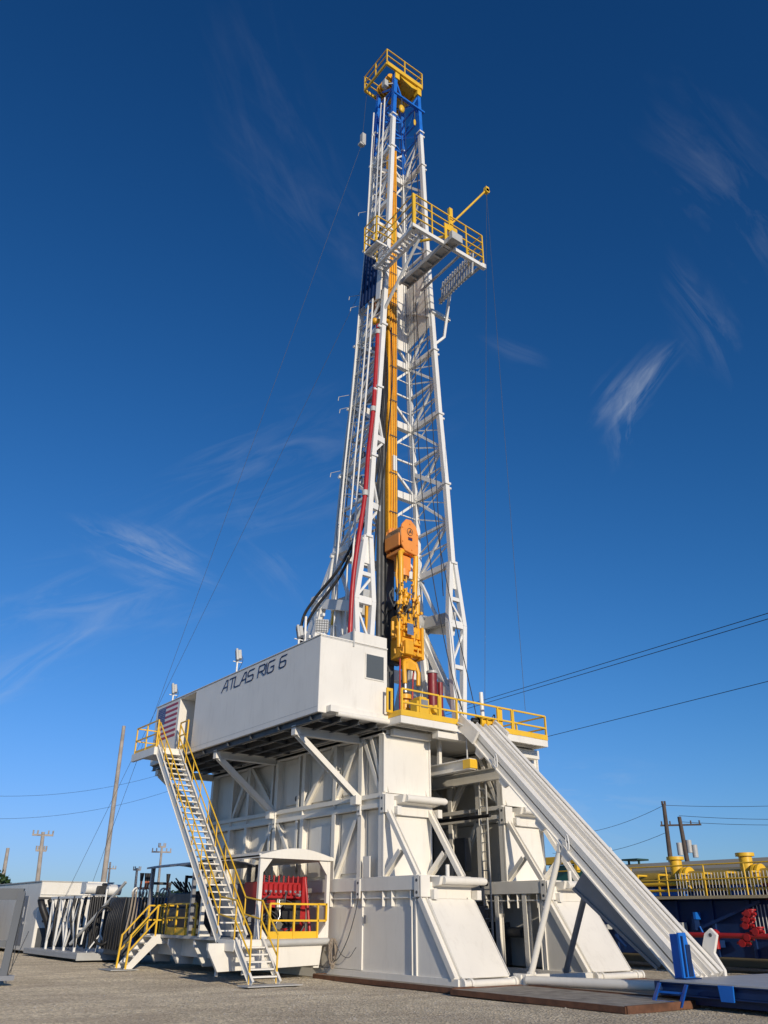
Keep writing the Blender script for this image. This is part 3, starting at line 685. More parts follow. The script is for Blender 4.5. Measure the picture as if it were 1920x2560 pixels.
    m = MB(); m.box(-2.3, -.9, 11.2, 14.2, 1.12, 2.0); m.box(-2.2, -1.2, 12, 14, 2.0, 2.5); tag(m.build('machine_body', DGREY, None, .04), 'dark machine on the rear engine platform behind the olive rail', 'machine')
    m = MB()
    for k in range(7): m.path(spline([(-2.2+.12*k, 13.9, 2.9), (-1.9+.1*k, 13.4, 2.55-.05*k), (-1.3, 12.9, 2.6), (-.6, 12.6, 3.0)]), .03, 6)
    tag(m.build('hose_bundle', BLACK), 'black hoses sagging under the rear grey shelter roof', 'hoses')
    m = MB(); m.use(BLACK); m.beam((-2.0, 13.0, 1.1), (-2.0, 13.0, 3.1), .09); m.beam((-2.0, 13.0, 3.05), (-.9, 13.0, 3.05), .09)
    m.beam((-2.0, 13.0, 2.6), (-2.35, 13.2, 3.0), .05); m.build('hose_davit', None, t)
engine_skid()

# ================================================================== MAST
XC = 3.65; YF = 6.3
ZK = [8.0, 15.7, 19.6, 23.4, 26.3, 33.3, 40.0, 46.0]
HW = [2.5, 2.30, 2.09, 1.80, 1.63, 1.28, 1.06, .84]
def hw(z):
    for i in range(len(ZK)-1):
        if z <= ZK[i+1]: k = (z-ZK[i])/(ZK[i+1]-ZK[i]); return HW[i]+(HW[i+1]-HW[i])*k
    return HW[-1]
def yb(z): return 8.6 - .75*(z-15.7)/30.3
def mp(s, back, z): return V((XC+s*hw(z), yb(z) if back else YF, z))
def mast():
    t = thing('drilling_mast', 'tall white lattice mast with blue top and yellow crown deck', 'mast', (XC, 7.4, 7.52))
    JZ = [15.7, 19.6, 23.3, 27.0, 33.3, 39.6, 42.2]
    for s in (-1, 1):
        for back in (0, 1):
            nm = 'back_leg' if back else 'front_leg'
            m = MB(); m.use(WHITE2)
            zs = [15.7, 19.6, 23.4, 26.3, 29.8, 33.3, 36.6, 40.0, 42.0]
            w = .22
            for a, b in zip(zs, zs[1:]): m.beam(mp(s, back, a), mp(s, back, b), w, w, (0,1,0))
            m.use(BLUE); m.beam(mp(s, back, 42.0), mp(s, back, 45.9), w, w, (0,1,0))
            if back: m.beam(mp(s, 1, 40.3), mp(s, 1, 42.0), w+.01, w+.01, (0,1,0))
            m.use(WHITE2)
            for z in JZ:
                p = mp(s, back, z); m.box(p.x-.17, p.x+.17, p.y-.17, p.y+.17, z-.05, z+.05); m.tube(p+V((s*.12, 0, -.16)), p+V((s*.28, 0, -.16)), .07)
            m.build(nm, None, t)
        # spindle shaped foot of the front leg
        k = mp(s, 0, 15.7); foot = V((XC+s*2.42, YF, 7.6))
        wi = lambda z: .5 if z > 13 else .5*(z-7.4)/5.6
        m = MB(); mid = V((XC+s*2.42, YF, 12.9))
        A = [k+V((-.12, 0, 0)), mid+V((-.42, 0, 0)), foot+V((-.13, 0, 0))]; B = [k+V((.12, 0, 0)), mid+V((.42, 0, 0)), foot+V((.13, 0, 0))]
        for P in (A, B):
            m.beam(P[0], P[1], .2, .22, (0,1,0)); m.beam(P[1], P[2], .2, .22, (0,1,0))
        g0, g1 = A[0].lerp(A[1], .42), B[0].lerp(B[1], .42); m.prism([A[0], B[0], g1, g0], (0, .1, 0))
        def rung(u): 
            if u < 1: return A[0].lerp(A[1], u), B[0].lerp(B[1], u)
            return A[1].lerp(A[2], u-1), B[1].lerp(B[2], u-1)
        for u in (.6, 1.0, 1.35, 1.7):
            a, b = rung(u); m.beam(a, b, .16 if u != 1.0 else .3, .16, (0,1,0))
        for u, v, fl in ((.62, .98, s), (1.04, 1.33, -s), (1.37, 1.68, s)):
            a, b = rung(u), rung(v); m.beam(a[0] if fl > 0 else a[1], b[1] if fl > 0 else b[0], .09)
        m.build('leg_foot', WHITE2, t)
        # rear raking strut and its braces
        m = MB(); kb = mp(s, 1, 15.7)
        m.beam(kb, (XC+s*3.25, 10.3, 7.55), .26, .22, (0,1,0)); m.beam(kb, (XC+s*1.9, 9.2, 7.55), .2, .2, (0,1,0))
        m.beam((XC+s*2.15, 9.0, 12.9), (XC+s*2.9, 9.75, 10.2), .12); m.beam((XC+s*1.95, 9.1, 10.8), (XC+s*2.85, 9.6, 11), .14)
        m.build('rear_strut', WHITE2, t)
        m = MB()
        m.ibeam((XC+s*2.0, 8.5, 13.6), (XC+s*2.35, 6.4, 9.3), .28, .3, .03, (1,0,0)); m.ibeam((XC+s*2.0, 8.2, 13.6), (XC+s*1.55, 7.0, 7.7), .22, .26, .03, (1,0,0))
        m.tube((XC+s*2.25, 8.4, 13.2), (XC+s*2.45, 7.0, 7.7), .16, 14); m.build('raising_leg', WHITE2, t)
        P = V((XC+s*2.62, 9.35, 13.6)); f1 = V((XC+s*2.7, 11.6, 7.55)); f2 = V((XC+s*2.5, 9.0, 7.55)); ft = V((XC+s*2.42, 6.5, 12.7))
        m = MB(); m.beam(kb, P, .2, .2, (0,1,0)); m.beam(P, f1, .18, .42, (0,1,.3)); m.beam(P, f2, .3, .24, (0,1,0)); m.beam(P, ft, .2, .42); m.beam(P.lerp(f1, .45), ft+V((0, .2, -2.2)), .16, .26)
        for k in (.25, .5, .75): m.beam(P.lerp(f1, k), P.lerp(f2, k), .1, .12)
        m.beam(P.lerp(f1, .25), P.lerp(f2, .5), .08); m.beam(P.lerp(f1, .5), P.lerp(f2, .75), .08); m.beam(kb, ft+V((0, .6, .1)), .12); m.beam(mp(s, 1, 17.4), P+V((0, -.6, .1)), .1)
        m.tube(P+V((-.3, 0, .05)), P+V((.3, 0, .05)), .16, 14); m.box(P.x-.2, P.x+.2, P.y-.3, P.y+.25, P.z-.35, P.z+.3); m.build('rear_a_frame', WHITE2, t)
        # side lacing
        nodes = [15.7, 17.7, 19.6, 21.5, 23.4, 25.2, 27.0, 29.0, 31.2, 33.3, 35.5, 37.6, 39.6, 42.0]
        m = MB()
        for i, (a, b) in enumerate(zip(nodes, nodes[1:])):
            m.beam(mp(s, 0, a), mp(s, 1, a), .20 if i % 2 == 0 else .12, .26 if i % 2 == 0 else .12)
            mid = (mp(s, 0, a)+mp(s, 0, b))/2
            h = (a+b)/2
            if i % 2 == 0: m.beam(mp(s, 0, b), mp(s, 1, a), .10); m.beam(mp(s, 0, b), mp(s, 1, h+.1), .055); m.beam(mp(s, 0, h), mp(s, 1, h), .06); m.beam(mp(s, 0, h), mp(s, 1, a), .045)
            else: m.beam(mp(s, 0, a), mp(s, 1, b), .12); m.beam(mp(s, 0, a), mp(s, 1, h), .055); m.beam(mp(s, 0, h), mp(s, 1, b), .045); m.beam(mp(s, 0, b), mp(s, 1, h), .04)
        if s > 0: m.beam(mp(1, 1, 19.4+1.6), mp(1, 0, 19.5), .16, .2)
        m.build('side_lacing', WHITE2, t)
        m = MB(); nb = [42.0, 43.3, 44.6, 45.8]
        for i, (a, b) in enumerate(zip(nb, nb[1:])):
            m.beam(mp(s, 0, a), mp(s, 1, a), .1); m.beam(mp(s, i % 2, a), mp(s, 1-i % 2, b), .08)
        m.build('top_side_lacing', BLUE, t)
    m = MB()                                                         # back panel
    zz = [15.7, 19.6, 23.4, 27.0, 31.2, 35.5, 39.6, 42.0]
    for a, b in zip(zz, zz[1:]):
        m.beam(mp(-1, 1, a), mp(1, 1, a), .26, .36); c = (mp(-1, 1, (a+b)/2)+mp(1, 1, (a+b)/2))/2
        m.box(c.x-.16, c.x+.16, c.y-.02, c.y+.02, c.z-.2, c.z+.2)
        for s in (-1, 1): m.beam(mp(s, 1, a+.1), c, .11); m.beam(mp(s, 1, b-.1), c, .11)
        m.beam(c, mp(1, 1, c.z), .08); m.beam(c, mp(-1, 1, c.z), .08)
        for s in (-1, 1): m.beam(c+V((s*.1, 0, .1)), (mp(-1, 1, b)+mp(1, 1, b))/2, .05); m.beam(mp(s, 1, (c.z+b)/2), c.lerp(mp(s, 1, b), .5), .045); m.beam(mp(s, 1, (c.z+a)/2), c.lerp(mp(s, 1, a), .5), .045)
    m.build('back_lacing', WHITE2, t)
    m = MB(); zz = [42.0, 43.3, 44.6, 45.8]
    for a, b in zip(zz, zz[1:]):
        m.beam(mp(-1, 1, a), mp(1, 1, a), .12); m.beam(mp(-1, 1, a), mp(1, 1, b), .09); m.beam(mp(1, 1, a), mp(-1, 1, b), .09)
    m.beam(mp(-1, 0, 44.0)+V((-.1, -.1, 0)), mp(1, 0, 44.0)+V((.3, -.1, 0)), .16, .12)
    c = (mp(-1, 0, 44)+mp(1, 0, 44))/2; m.beam(mp(-1, 0, 45.4), c+V((-.35, 0, 0)), .09); m.beam(mp(1, 0, 45.3), c+V((.35, 0, 0)), .09)
    m.build('top_back_lacing', BLUE, t)
    # short lower horizontals on the left side (joint brackets facing the well)
    for z in (17.2, 20.6): m = MB(); p = mp(-1, 0, z); m.beam(p, p+V((.55, .1, 0)), .2, .28); m.beam(p+V((.5, .1, .1)), mp(-1, 0, z+1.5), .1); m.beam(p+V((.5, .1, -.1)), mp(-1, 0, z-.8), .1); m.build('guide_bracket', WHITE2, t)
    # wind walls
    m = MB(); p = lambda s, b, z, d=0: mp(s, b, z)+V((d, 0, 0))
    m.prism([p(1, 0, 28.4, -.18), p(1, 1, 27.9, -.18), p(1, 1, 33.0, -.18), p(1, 0, 32.6, -.18)], (.03, 0, 0))
    m.prism([p(-1, 1, 27.8, 1.0)+V((0, -.2, 0)), p(1, 1, 27.8, -.2)+V((0, -.2, 0)), p(1, 1, 33.0, -.2)+V((0, -.2, 0)), p(-1, 1, 33.0, .8)+V((0, -.2, 0))], (0, .03, 0))
    m.beam(p(1, 0, 31.5, -.22), p(1, 1, 28.8, -.22), .07); m.beam(p(1, 0, 29.0, -.22), p(1, 1, 30.4, -.22), .07); m.build('wind_wall', WHITE2, t)
    m = MB(); e = lambda k, z: mp(-1, 0, z).lerp(mp(-1, 1, z), k)+V((-.36, 0, 0))
    m.prism([e(.12, 28.9), e(.80, 28.9), e(.80, 32.9), e(.12, 32.9)], (.03, 0, 0))
    for k in (.25, .4, .55, .7): m.beam(e(k, 28.9)+V((-.02, 0, 0)), e(k, 32.9)+V((-.02, 0, 0)), .05)
    m.build('blue_wind_wall', DBLUE, t)
    m = MB(); m.prism([e(-.06, 28.4), e(.12, 28.6), e(.12, 32.9), e(-.06, 32.9)], (.03, 0, 0)); m.build('pale_wind_wall', WHITE2, t)
    # top drive guide track
    m = MB(); m.use(TYEL); m.box(XC-.32, XC+.26, 7.62, 7.82, 16.2, 41.4)
    for x in (XC-.27, XC-.10, XC+.06, XC+.2): m.box(x-.035, x+.035, 7.56, 7.62, 16.2, 41.4)
    m.use(DGREY); m.box(XC-.32, XC+.1, 7.62, 7.82, 8, 16.2)
    m.use(DGREY); 
    for z in range(18, 40, 2): m.box(XC-.2, XC+.22, 7.54, 7.56, z, z+.05)
    m.use(WHITE2); m.box(XC-.02, XC+.22, 7.55, 7.57, 20.2, 21.0)
    m.build('guide_track', None, t)
    m = MB(); m.tube((XC-.66, 7.7, 8), (XC-.66, 7.7, 27), .12, 12); m.tube((XC-.42, 7.75, 8), (XC-.42, 7.75, 30), .09, 10); m.build('guide_tube', DGREY, t)
    # electric and standpipes on the left side
    for dy, dx in ((.55, -.3), (1.0, -.25), (1.85, -.22)):
        m = MB(); P = []
        for z in (44, 40, 36, 33, 29, 26, 23, 20, 17.5): q = mp(-1, 0, z); P.append((q.x+dx, q.y+dy*(.9 if z > 30 else 1), z))
        P += [(P[-1][0]-.05, P[-1][1]+.1, 15), (P[-1][0]-.1, P[-1][1]+.1, 10)]
        m.path(P, .045, 8); m.build('service_pipe', WHITE2, t)
    m = MB()
    for z in range(17, 42, 1):
        q = mp(-1, 1, z); m.beam(q+V((-.15, -.5, 0)), q+V((-.15, -.1, 0)), .025)
    for yy in (-.5, -.1): m.path([mp(-1, 1, z)+V((-.15, yy, 0)) for z in (16, 20, 24, 28, 33, 38, 42)], .02, 6)
    m.build('ladder', LGREY, t)
    m = MB(); R = random.Random(2)
    for z in range(16, 42): 
        q = mp(-1, 0, z); m.box(q.x+.02, q.x+.2, q.y+.5+R.uniform(0, .8), q.y+.75+R.uniform(0, .8), z, z+R.uniform(.1, .35))
    for k in range(4): m.path([mp(-1, 1, z)+V((.12+.08*k, -.25-.3*k, 0)) for z in (16, 20, 24, 28)], .03, 6)
    m.build('junction_box', GREY, t)
    # antennas poking out at the left
    for z, l in ((19.9, .5), (23.4, .45), (24.1, .6), (29.6, .45), (30.3, .6), (36.2, .5)):
        m = MB(); q = mp(-1, 1, z); e1 = q+V((-l, .35, -.35*l)); m.tube(q, e1, .014, 5); m.tube(e1, e1+V((-.02, .02, -.22)), .02, 5); m.build('antenna', LGREY, t)
    # ------------ racking board
    zb = 30.3
    m = MB()
    m.beam((1.25, 3.05, zb), (5.65, 3.05, zb), .16, .2); m.beam((5.6, 3.05, zb), (5.85, 3.05, zb+.03), .2, .26)
    m.beam((1.4, 3.05, zb), (1.55, 6.3, zb), .14, .2); m.beam((1.95, 3.1, zb), (2.05, 6.3, zb), .1, .16)
    for k in range(12): m.beam((1.4, 3.3+.27*k, zb+.02), (2.0, 3.3+.27*k, zb+.02), .12, .03)
    m.build('board_walkway', WHITE2, t)
    m = MB(); m.beam((3.15, 2.5, zb-.05), (3.15, 6.4, zb-.05), .06, .26); m.beam((3.65, 2.5, zb-.05), (3.65, 6.4, zb-.05), .06, .26)
    for k in range(7): m.box(3.18, 3.62, 2.55+.6*k, 2.65+.6*k, zb-.14, zb+.06)
    m.box(3.15, 3.65, 2.55, 6.4, zb-.02, zb+.0); m.box(3.1, 3.75, 2.35, 2.55, zb-.2, zb+.25); m.build('diving_board', LGREY, t)
    m = MB()
    for k in range(13):
        y = 3.05+.21*k; m.beam((5.10+.02*k, y, zb+.65), (4.95+.02*k, y, zb-.85), .07, .07)
        m.beam((4.95+.02*k, y, zb-.85), (4.85+.02*k, y-.1, zb-1.0), .05, .05)
    m.beam((5.03, 3.0, zb+.2), (5.27, 5.7, zb+.2), .05, .08); m.beam((4.91, 3.0, zb-.8), (5.15, 5.7, zb-.8), .06, .08)
    m.beam((5.62, 3.05, zb), (5.6, 6.2, zb), .10, .12); m.beam((4.3, 3.05, zb), (4.4, 6.2, zb), .08, .12)
    m.build('racking_fingers', LGREY, t)
    m = MB(); m.beam((4.9, 6.2, 28.4), (5.0, 4.6, 28.6), .22, .2) if 0 else None
    m.beam(mp(1, 0, 29.3)+V((-.1, -.1, 0)), mp(1, 0, 29.3)+V((1.1, -.1, 0)), .22, .2); 
    m.beam(mp(1, 0, 27.4)+V((.1, 0, 0)), V((5.75, 6.1, 27.9)), .12); m.beam(V((5.75, 6.1, 27.9)), V((5.55, 5.3, zb-.1)), .12)
    m.beam(mp(-1, 0, 27.9), V((1.95, 3.3, zb-.1)), .11); m.build('board_strut', WHITE2, t)
    m = MB()
    rail(m, [(1.35, 3.0, zb+.1), (5.72, 3.0, zb+.1), (5.72, 4.0, zb+.1)], h=1.9, mid=(1.4, .9, .45), r=.028, post=1.2, square=True)
    rail(m, [(1.35, 3.0, zb+.1), (1.5, 6.1, zb+.1)], h=1.9, mid=(1.4, .9), r=.022, post=1.6, square=True)
    m.box(1.27, 1.43, 2.96, 3.04, zb+.1, zb+2.0)
    m.build('board_rail', YEL, t)
    m = MB()                                                         # side basket
    for y in (5.4, 6.4): m.beam((.95, y, zb+.7), (2.3, y, zb+.7), .06, .1)
    for k in range(5): m.beam((1.0+.25*k, 5.4, zb+.7), (1.0+.25*k, 6.4, zb+.7), .05, .06)
    m.box(.98, 1.4, 5.42, 6.38, zb+.74, zb+.76); m.build('side_basket', WHITE2, t)
    m = MB(); rail(m, [(2.0, 5.4, zb+.75), (.95, 5.4, zb+.75), (.95, 6.4, zb+.75), (1.6, 6.4, zb+.75)], h=1.6, mid=(1.1, .6), r=.024, post=.9, square=True); m.build('basket_rail', YEL, t)
    m = MB(); m.box(3.7, 3.9, 3.1, 3.25, zb+.2, zb+2.75); m.box(3.2, 3.35, 2.95, 3.0, zb-.1, zb+1.3); m.box(3.35, 4.0, 2.94, 3.0, zb+.95, zb+1.3); m.beam((3.8, 3.2, zb+1.0), (3.1, 5.0, zb+1.6), .1)
    m.tube((3.8, 3.15, zb+1.7), (5.55, 2.3, zb+4.45), .055, 10); m.box(5.45, 5.65, 2.2, 2.4, zb+4.3, zb+4.6); m.tube((5.55, 2.2, zb+4.35), (5.55, 2.4, zb+4.35), .14, 14)
    m.build('jib_boom', YEL, t)
    # ------------ crown
    zc = 45.95
    m = MB()
    x0, x1, y0, y1 = 2.05, 4.68, 6.1, 8.3
    m.beam((x0, y0, zc), (x1, y0, zc), .12, .3); m.beam((x0, y0, zc), (x0, y1, zc), .1, .16); m.beam((x0, y1, zc), (x1, y1, zc), .1, .2); m.beam((x1, y0, zc), (x1, y1, zc), .1, .2)
    m.beam((x0+.8, y0, zc), (x0+.8, y1, zc), .1, .2); m.box(x0+.8, x1, y0+.05, y1, zc+.02, zc+.06)
    m.box(XC-.95, XC-.65, 6.12, 6.45, 45.3, 45.9); m.box(XC+.68, XC+.98, 6.12, 6.45, 45.2, 45.9)
    m.prism([(XC-.65, 6.16, 45.8), (XC+.68, 6.16, 45.8), (XC+.68, 6.16, 45.55), (XC+.3, 6.16, 45.45), (XC-.3, 6.16, 45.6)], (0, .1, 0))
    rail(m, [(x0, y0, zc+.1), (x1, y0, zc+.1), (x1, y1, zc+.1), (x0, y1, zc+.1), (x0, y0, zc+.1)], h=1.15, mid=(.6,), r=.03, post=1.4, square=True)
    m.build('crown_deck', YEL, t)
    m = MB()
    for k in range(6): m.tube((XC-.6, 6.7+.2*k, 45.9), (XC-.6, 6.78+.2*k, 45.9), .5, 18)
    m.tube((XC-.6, 6.5, 45.9), (XC-.6, 8.1, 45.9), .1); m.tube((XC+.5, 7.2, 45.7), (XC+.5, 7.6, 45.7), .4, 18); m.build('crown_sheave', TYEL, t)
    m = MB()
    for x, y, z in ((2.35, 6.5, 44.9),): m.box(x-.25, x+.0, y-.14, y+.14, z-.45, z+.05); m.beam((x, y, z-.1), mp(-1, 0, 45), .06)
    m.build('lamp_box', LGREY, t)
mast()

def hanging_gear():
    for x, z, y, n, lab, lo, M2 in ((3.2, 43.3, 6.2, 'snatch_block', 'yellow pulley block hanging under the blue cross bar near the mast top', .5, YEL),
                           (4.15, 42.9, 6.2, 'small_snatch_block', 'slim yellow hook hanging right of the round pulley block near the mast top', .62, YEL)):
        m = MB(); m.use(M2); m.ball((x, y, z-.25), .2 if lo == .5 else .09, 10, (1, .6, 1.5 if lo == .5 else 3)); m.use(DGREY); m.tube((x, y, z), (x, y, z+.65), .03)
        tag(m.build(n, None), lab, 'pulley block')
    m = MB(); m.box(2.12, 2.36, 8.5, 8.75, 41.7, 42.6); m.box(1.98, 2.24, 8.5, 8.75, 41.6, 41.75); m.build('x', LGREY) if 0 else None
    tag(m.build('counterweight', LGREY), 'small white box hanging on a cable left of the mast top', 'weight')
hanging_gear()

# ================================================================== TRAVELLING BLOCK AND TOP DRIVE
def block():
    cx, cy = 3.68, 6.95
    t = thing('travelling_block', 'orange travelling block with round-cornered face plate hanging in the mast', 'travelling block', (cx, cy, 15.7))
    m = MB()
    prof = [(-.44, 15.95), (-.26, 15.70), (.40, 15.60), (.47, 15.72), (.48, 16.6), (.36, 16.98), (.08, 17.22), (-.18, 17.2), (-.42, 16.9), (-.47, 16.6)]
    m.prism([(cx+a, 6.42, z) for a, z in prof], (0, .09, 0)); m.prism([(cx+a, 7.5, z) for a, z in prof], (0, .08, 0))
    for dx in (-.5, .5): m.box(cx+dx-.04, cx+dx+.04, 6.5, 7.5, 15.9, 16.5)
    m.box(cx-.45, cx+.45, 6.5, 7.5, 15.64, 15.8)
    for a, z in ((-.4, 16.1), (-.4, 16.75), (.4, 16.1), (.4, 16.6), (0, 17.0), (.1, 15.8)): m.tube((cx+a, 6.42, z), (cx+a, 6.39, z), .035, 8)
    m.build('cheek_plate', ORG, t, .02)
    m = MB()
    for k in range(7): m.tube((cx, 6.55+.135*k, 16.5), (cx, 6.55+.135*k+.09, 16.5), .49, 26)
    m.tube((cx, 6.45, 16.5), (cx, 7.55, 16.5), .5, 22); m.build('sheave', mat('worn_sheave', (.42, .24, .12), .5, var=.3), t)
    m = MB(); n = 20
    ring = [(cx+.15*math.cos(2*PI*i/n), 6.405, 16.62+.17*math.sin(2*PI*i/n)) for i in range(n+1)]; m.path(ring, .012, 5)
    m.beam((cx-.06, 6.405, 16.52), (cx+.02, 6.405, 16.72), .03, .01, (0,1,0)); m.beam((cx+.02, 6.405, 16.72), (cx+.08, 6.405, 16.56), .03, .01, (0,1,0)); m.beam((cx-.08, 6.405, 16.6), (cx+.09, 6.405, 16.63), .025, .01, (0,1,0))
    m.build('round_emblem', DGREY, t)
    m = MB(); m.use(INK); m.box(cx-.1, cx+.12, 6.398, 6.405, 16.22, 16.30); m.use(MAROON); m.box(cx-.1, cx+.12, 6.398, 6.405, 16.31, 16.36); m.build('sticker', None, t)
    m = MB()
    for k in range(4):
        m.tube((cx-.5, 6.62+.13*k, 16.6), (XC-.6, 6.75+.2*k, 45.6), .009, 5, caps=False)
        m.tube((cx+.52, 6.62+.13*k, 16.6), (XC+.2, 6.75+.2*k, 45.6), .009, 5, caps=False)
    m.build('drilling_line', DGREY, t)
    # top drive
    d = thing('top_drive', 'yellow top drive machine hanging below the orange block inside the mast', 'top drive', (cx, cy, 9))
    m = MB()
    m.box(cx-.28, cx+.28, 6.7, 7.2, 14.95, 15.62); m.tube((cx, 6.95, 14.7), (cx, 6.95, 15.0), .3, 18)
    m.build('becket', ORG, d, .03)
    for s in (-1, 1):
        m = MB(); m.path([(cx+s*.22, 6.6, 15.75), (cx+s*.42, 6.55, 15.6), (cx+s*.40, 6.55, 15.2), (cx+s*.36, 6.6, 13.6), (cx+s*.40, 6.65, 13.0)], .115, 12)
        m.path([(cx+s*.45, 6.7, 15.5), (cx+s*.52, 6.7, 14.6), (cx+s*.46, 6.7, 13.8)], .05, 8); m.build('bail_link', TYEL, d)
    m = MB()
    m.box(cx-.30, cx+.30, 6.5, 7.3, 12.45, 12.95); m.tube((cx-.05, 6.7, 12.9), (cx-.05, 6.7, 13.75), .16, 16); m.ball((cx-.05, 6.68, 13.75), .2, 12)
    m.box(cx-.50, cx-.28, 6.6, 7.1, 11.9, 12.8); m.box(cx+.32, cx+.58, 6.55, 7.2, 12.35, 13.2); m.tube((cx+.5, 6.6, 13.0), (cx+.5, 6.6, 13.6), .12, 12)
    m.box(cx-.34, cx+.54, 6.45, 7.3, 11.9, 12.38); m.box(cx-.36, cx+.06, 6.30, 6.5, 11.15, 11.72); m.box(cx+.12, cx+.6, 6.35, 7.2, 11.15, 11.3); m.box(cx+.12, cx+.6, 6.38, 7.2, 11.42, 11.52)
    m.box(cx+.12, cx+.6, 6.4, 7.2, 11.62, 11.78); m.box(cx+.5, cx+.62, 6.32, 7.2, 11.05, 12.4); m.box(cx-.36, cx+.46, 6.52, 7.3, 11.1, 11.9)
    m.tube((cx-.55, 6.5, 11.4), (cx-.55, 6.5, 12.6), .1, 12); m.tube((cx-.72, 6.7, 11.9), (cx-.72, 6.7, 12.5), .07)
    for k in range(3): m.tube((cx-.3+.2*k, 6.28, 12.15), (cx-.3+.2*k, 6.45, 12.15), .06)
    m.tube((cx+.05, 6.8, 10.7), (cx+.05, 6.8, 11.2), .22, 16); m.build('motor_body', TYEL, d, .015)
    m = MB(); m.box(cx-.30, cx+.02, 6.26, 6.30, 11.95, 12.42); m.build('control_screen', CHROME, d)
    m = MB(); R = random.Random(11)
    for k in range(22):
        x = cx+R.uniform(-.65, .35); z = R.uniform(12.7, 14.0); y = R.uniform(6.4, 6.9)
        m.path(spline([(x, y, z), (x+R.uniform(-.08, .08), y-.08, z+R.uniform(.03, .12)), (x+R.uniform(-.12, .12), y-.03, z-R.uniform(.1, .3)), (x+R.uniform(-.12, .12), y, z-R.uniform(.35, .7))], 5), R.choice((.015, .025, .035)), 6)
    m.box(cx-.2, cx+.15, 6.48, 7.1, 12.98, 13.3); m.build('hose', DGREY, d)
    m = MB()
    for k in range(60):
        x = cx+R.uniform(-.8, .5); z = R.uniform(10.9, 14.2) if k % 2 else R.uniform(12.6, 14.3); y = R.uniform(6.22, 6.5)
        if R.random() < .5: m.tube((x, y, z), (x, y-.08, z), R.uniform(.03, .07), 8)
        else: m.tube((x, y, z), (x+R.uniform(-.03, .03), y, z+R.uniform(.1, .3)), R.uniform(.02, .04), 7)
    m.build('fitting', TYEL, d)
    m = MB()
    for s in (-1, 1): m.path([(cx+.05, 6.6, 11.0), (cx+.05+s*.30, 6.55, 10.85), (cx+.08+s*.36, 6.5, 10.5), (cx+.08+s*.34, 6.5, 10.0)], .09, 10)
    m.prism([(cx-.25, 6.5, 10.95), (cx+.35, 6.5, 10.95), (cx+.45, 6.5, 10.75), (cx+.3, 6.5, 10.6), (cx-.2, 6.5, 10.6), (cx-.35, 6.5, 10.75)], (0, .12, 0)); m.build('fork', TYEL, d)
    m = MB(); m.tube((cx-.02, 6.8, 9.75), (cx-.02, 6.8, 10.6), .13, 16); m.tube((cx-.02, 6.8, 9.7), (cx-.02, 6.8, 9.78), .17, 16); m.tube((cx-.02, 6.8, 10.15), (cx-.02, 6.8, 10.2), .17, 16); m.tube((cx-.02, 6.8, 7.6), (cx-.02, 6.8, 9.0), .08, 14)
    m.build('drive_shaft', STEEL, d)
    m = MB(); m.tube((cx-.02, 6.8, 9.45), (cx-.02, 6.8, 9.62), .26, 18); m.tube((cx-.02, 6.8, 9.1), (cx-.02, 6.8, 9.4), .17, 16); m.tube((cx-.02, 6.8, 9.0), (cx-.02, 6.8, 9.08), .24, 16); m.build('elevator', TYEL, d)
    for s in (-1, 1):
        m = MB(); m.path([(cx+s*.38, 6.65, 11.0), (cx-.02+s*.33, 6.7, 10.3), (cx-.02+s*.29, 6.75, 8.3), (cx-.02+s*.16, 6.8, 7.9)], .035, 8); m.build('elevator_link', RED, d)
    m = MB(); m.box(cx-.2, cx+.22, 7.3, 7.62, 11.0, 13.5); m.box(cx-.3, cx+.3, 7.3, 7.9, 13.3, 13.7); m.build('carriage', DGREY, d)
    m = MB()
    for x in (-.22, -.06): m.box(2.35+x, 2.45+x, 7.4, 7.5, 11.2, 13.9)
    tag(m.build('yellow_channel', TYEL), 'narrow yellow upright channels left of the top drive', 'steel channel')
    # gooseneck clamp, red mud hose, black hoses
    g = thing('gooseneck_clamp', 'yellow hooked clamp holding the hoses high on the left side of the guide track', 'clamp', (2.6, 7.4, 28))
    m = MB(); m.path(spline([(3.45, 7.5, 28.2), (3.15, 7.4, 28.5), (2.85, 7.3, 28.3), (2.6, 7.2, 27.9), (2.35, 7.1, 28.0)]), .1, 8); m.ball((2.1, 7.0, 27.7), .18, 8); m.build('arm', TYEL, g)
    m = MB(); m.box(2.1, 2.45, 7.0, 7.3, 28.3, 29.5); m.build('body', RUST, g, .02)
def on(px, py, y):                                                    # helper used only to trace the real hose run on a vertical plane y
    return None
block()

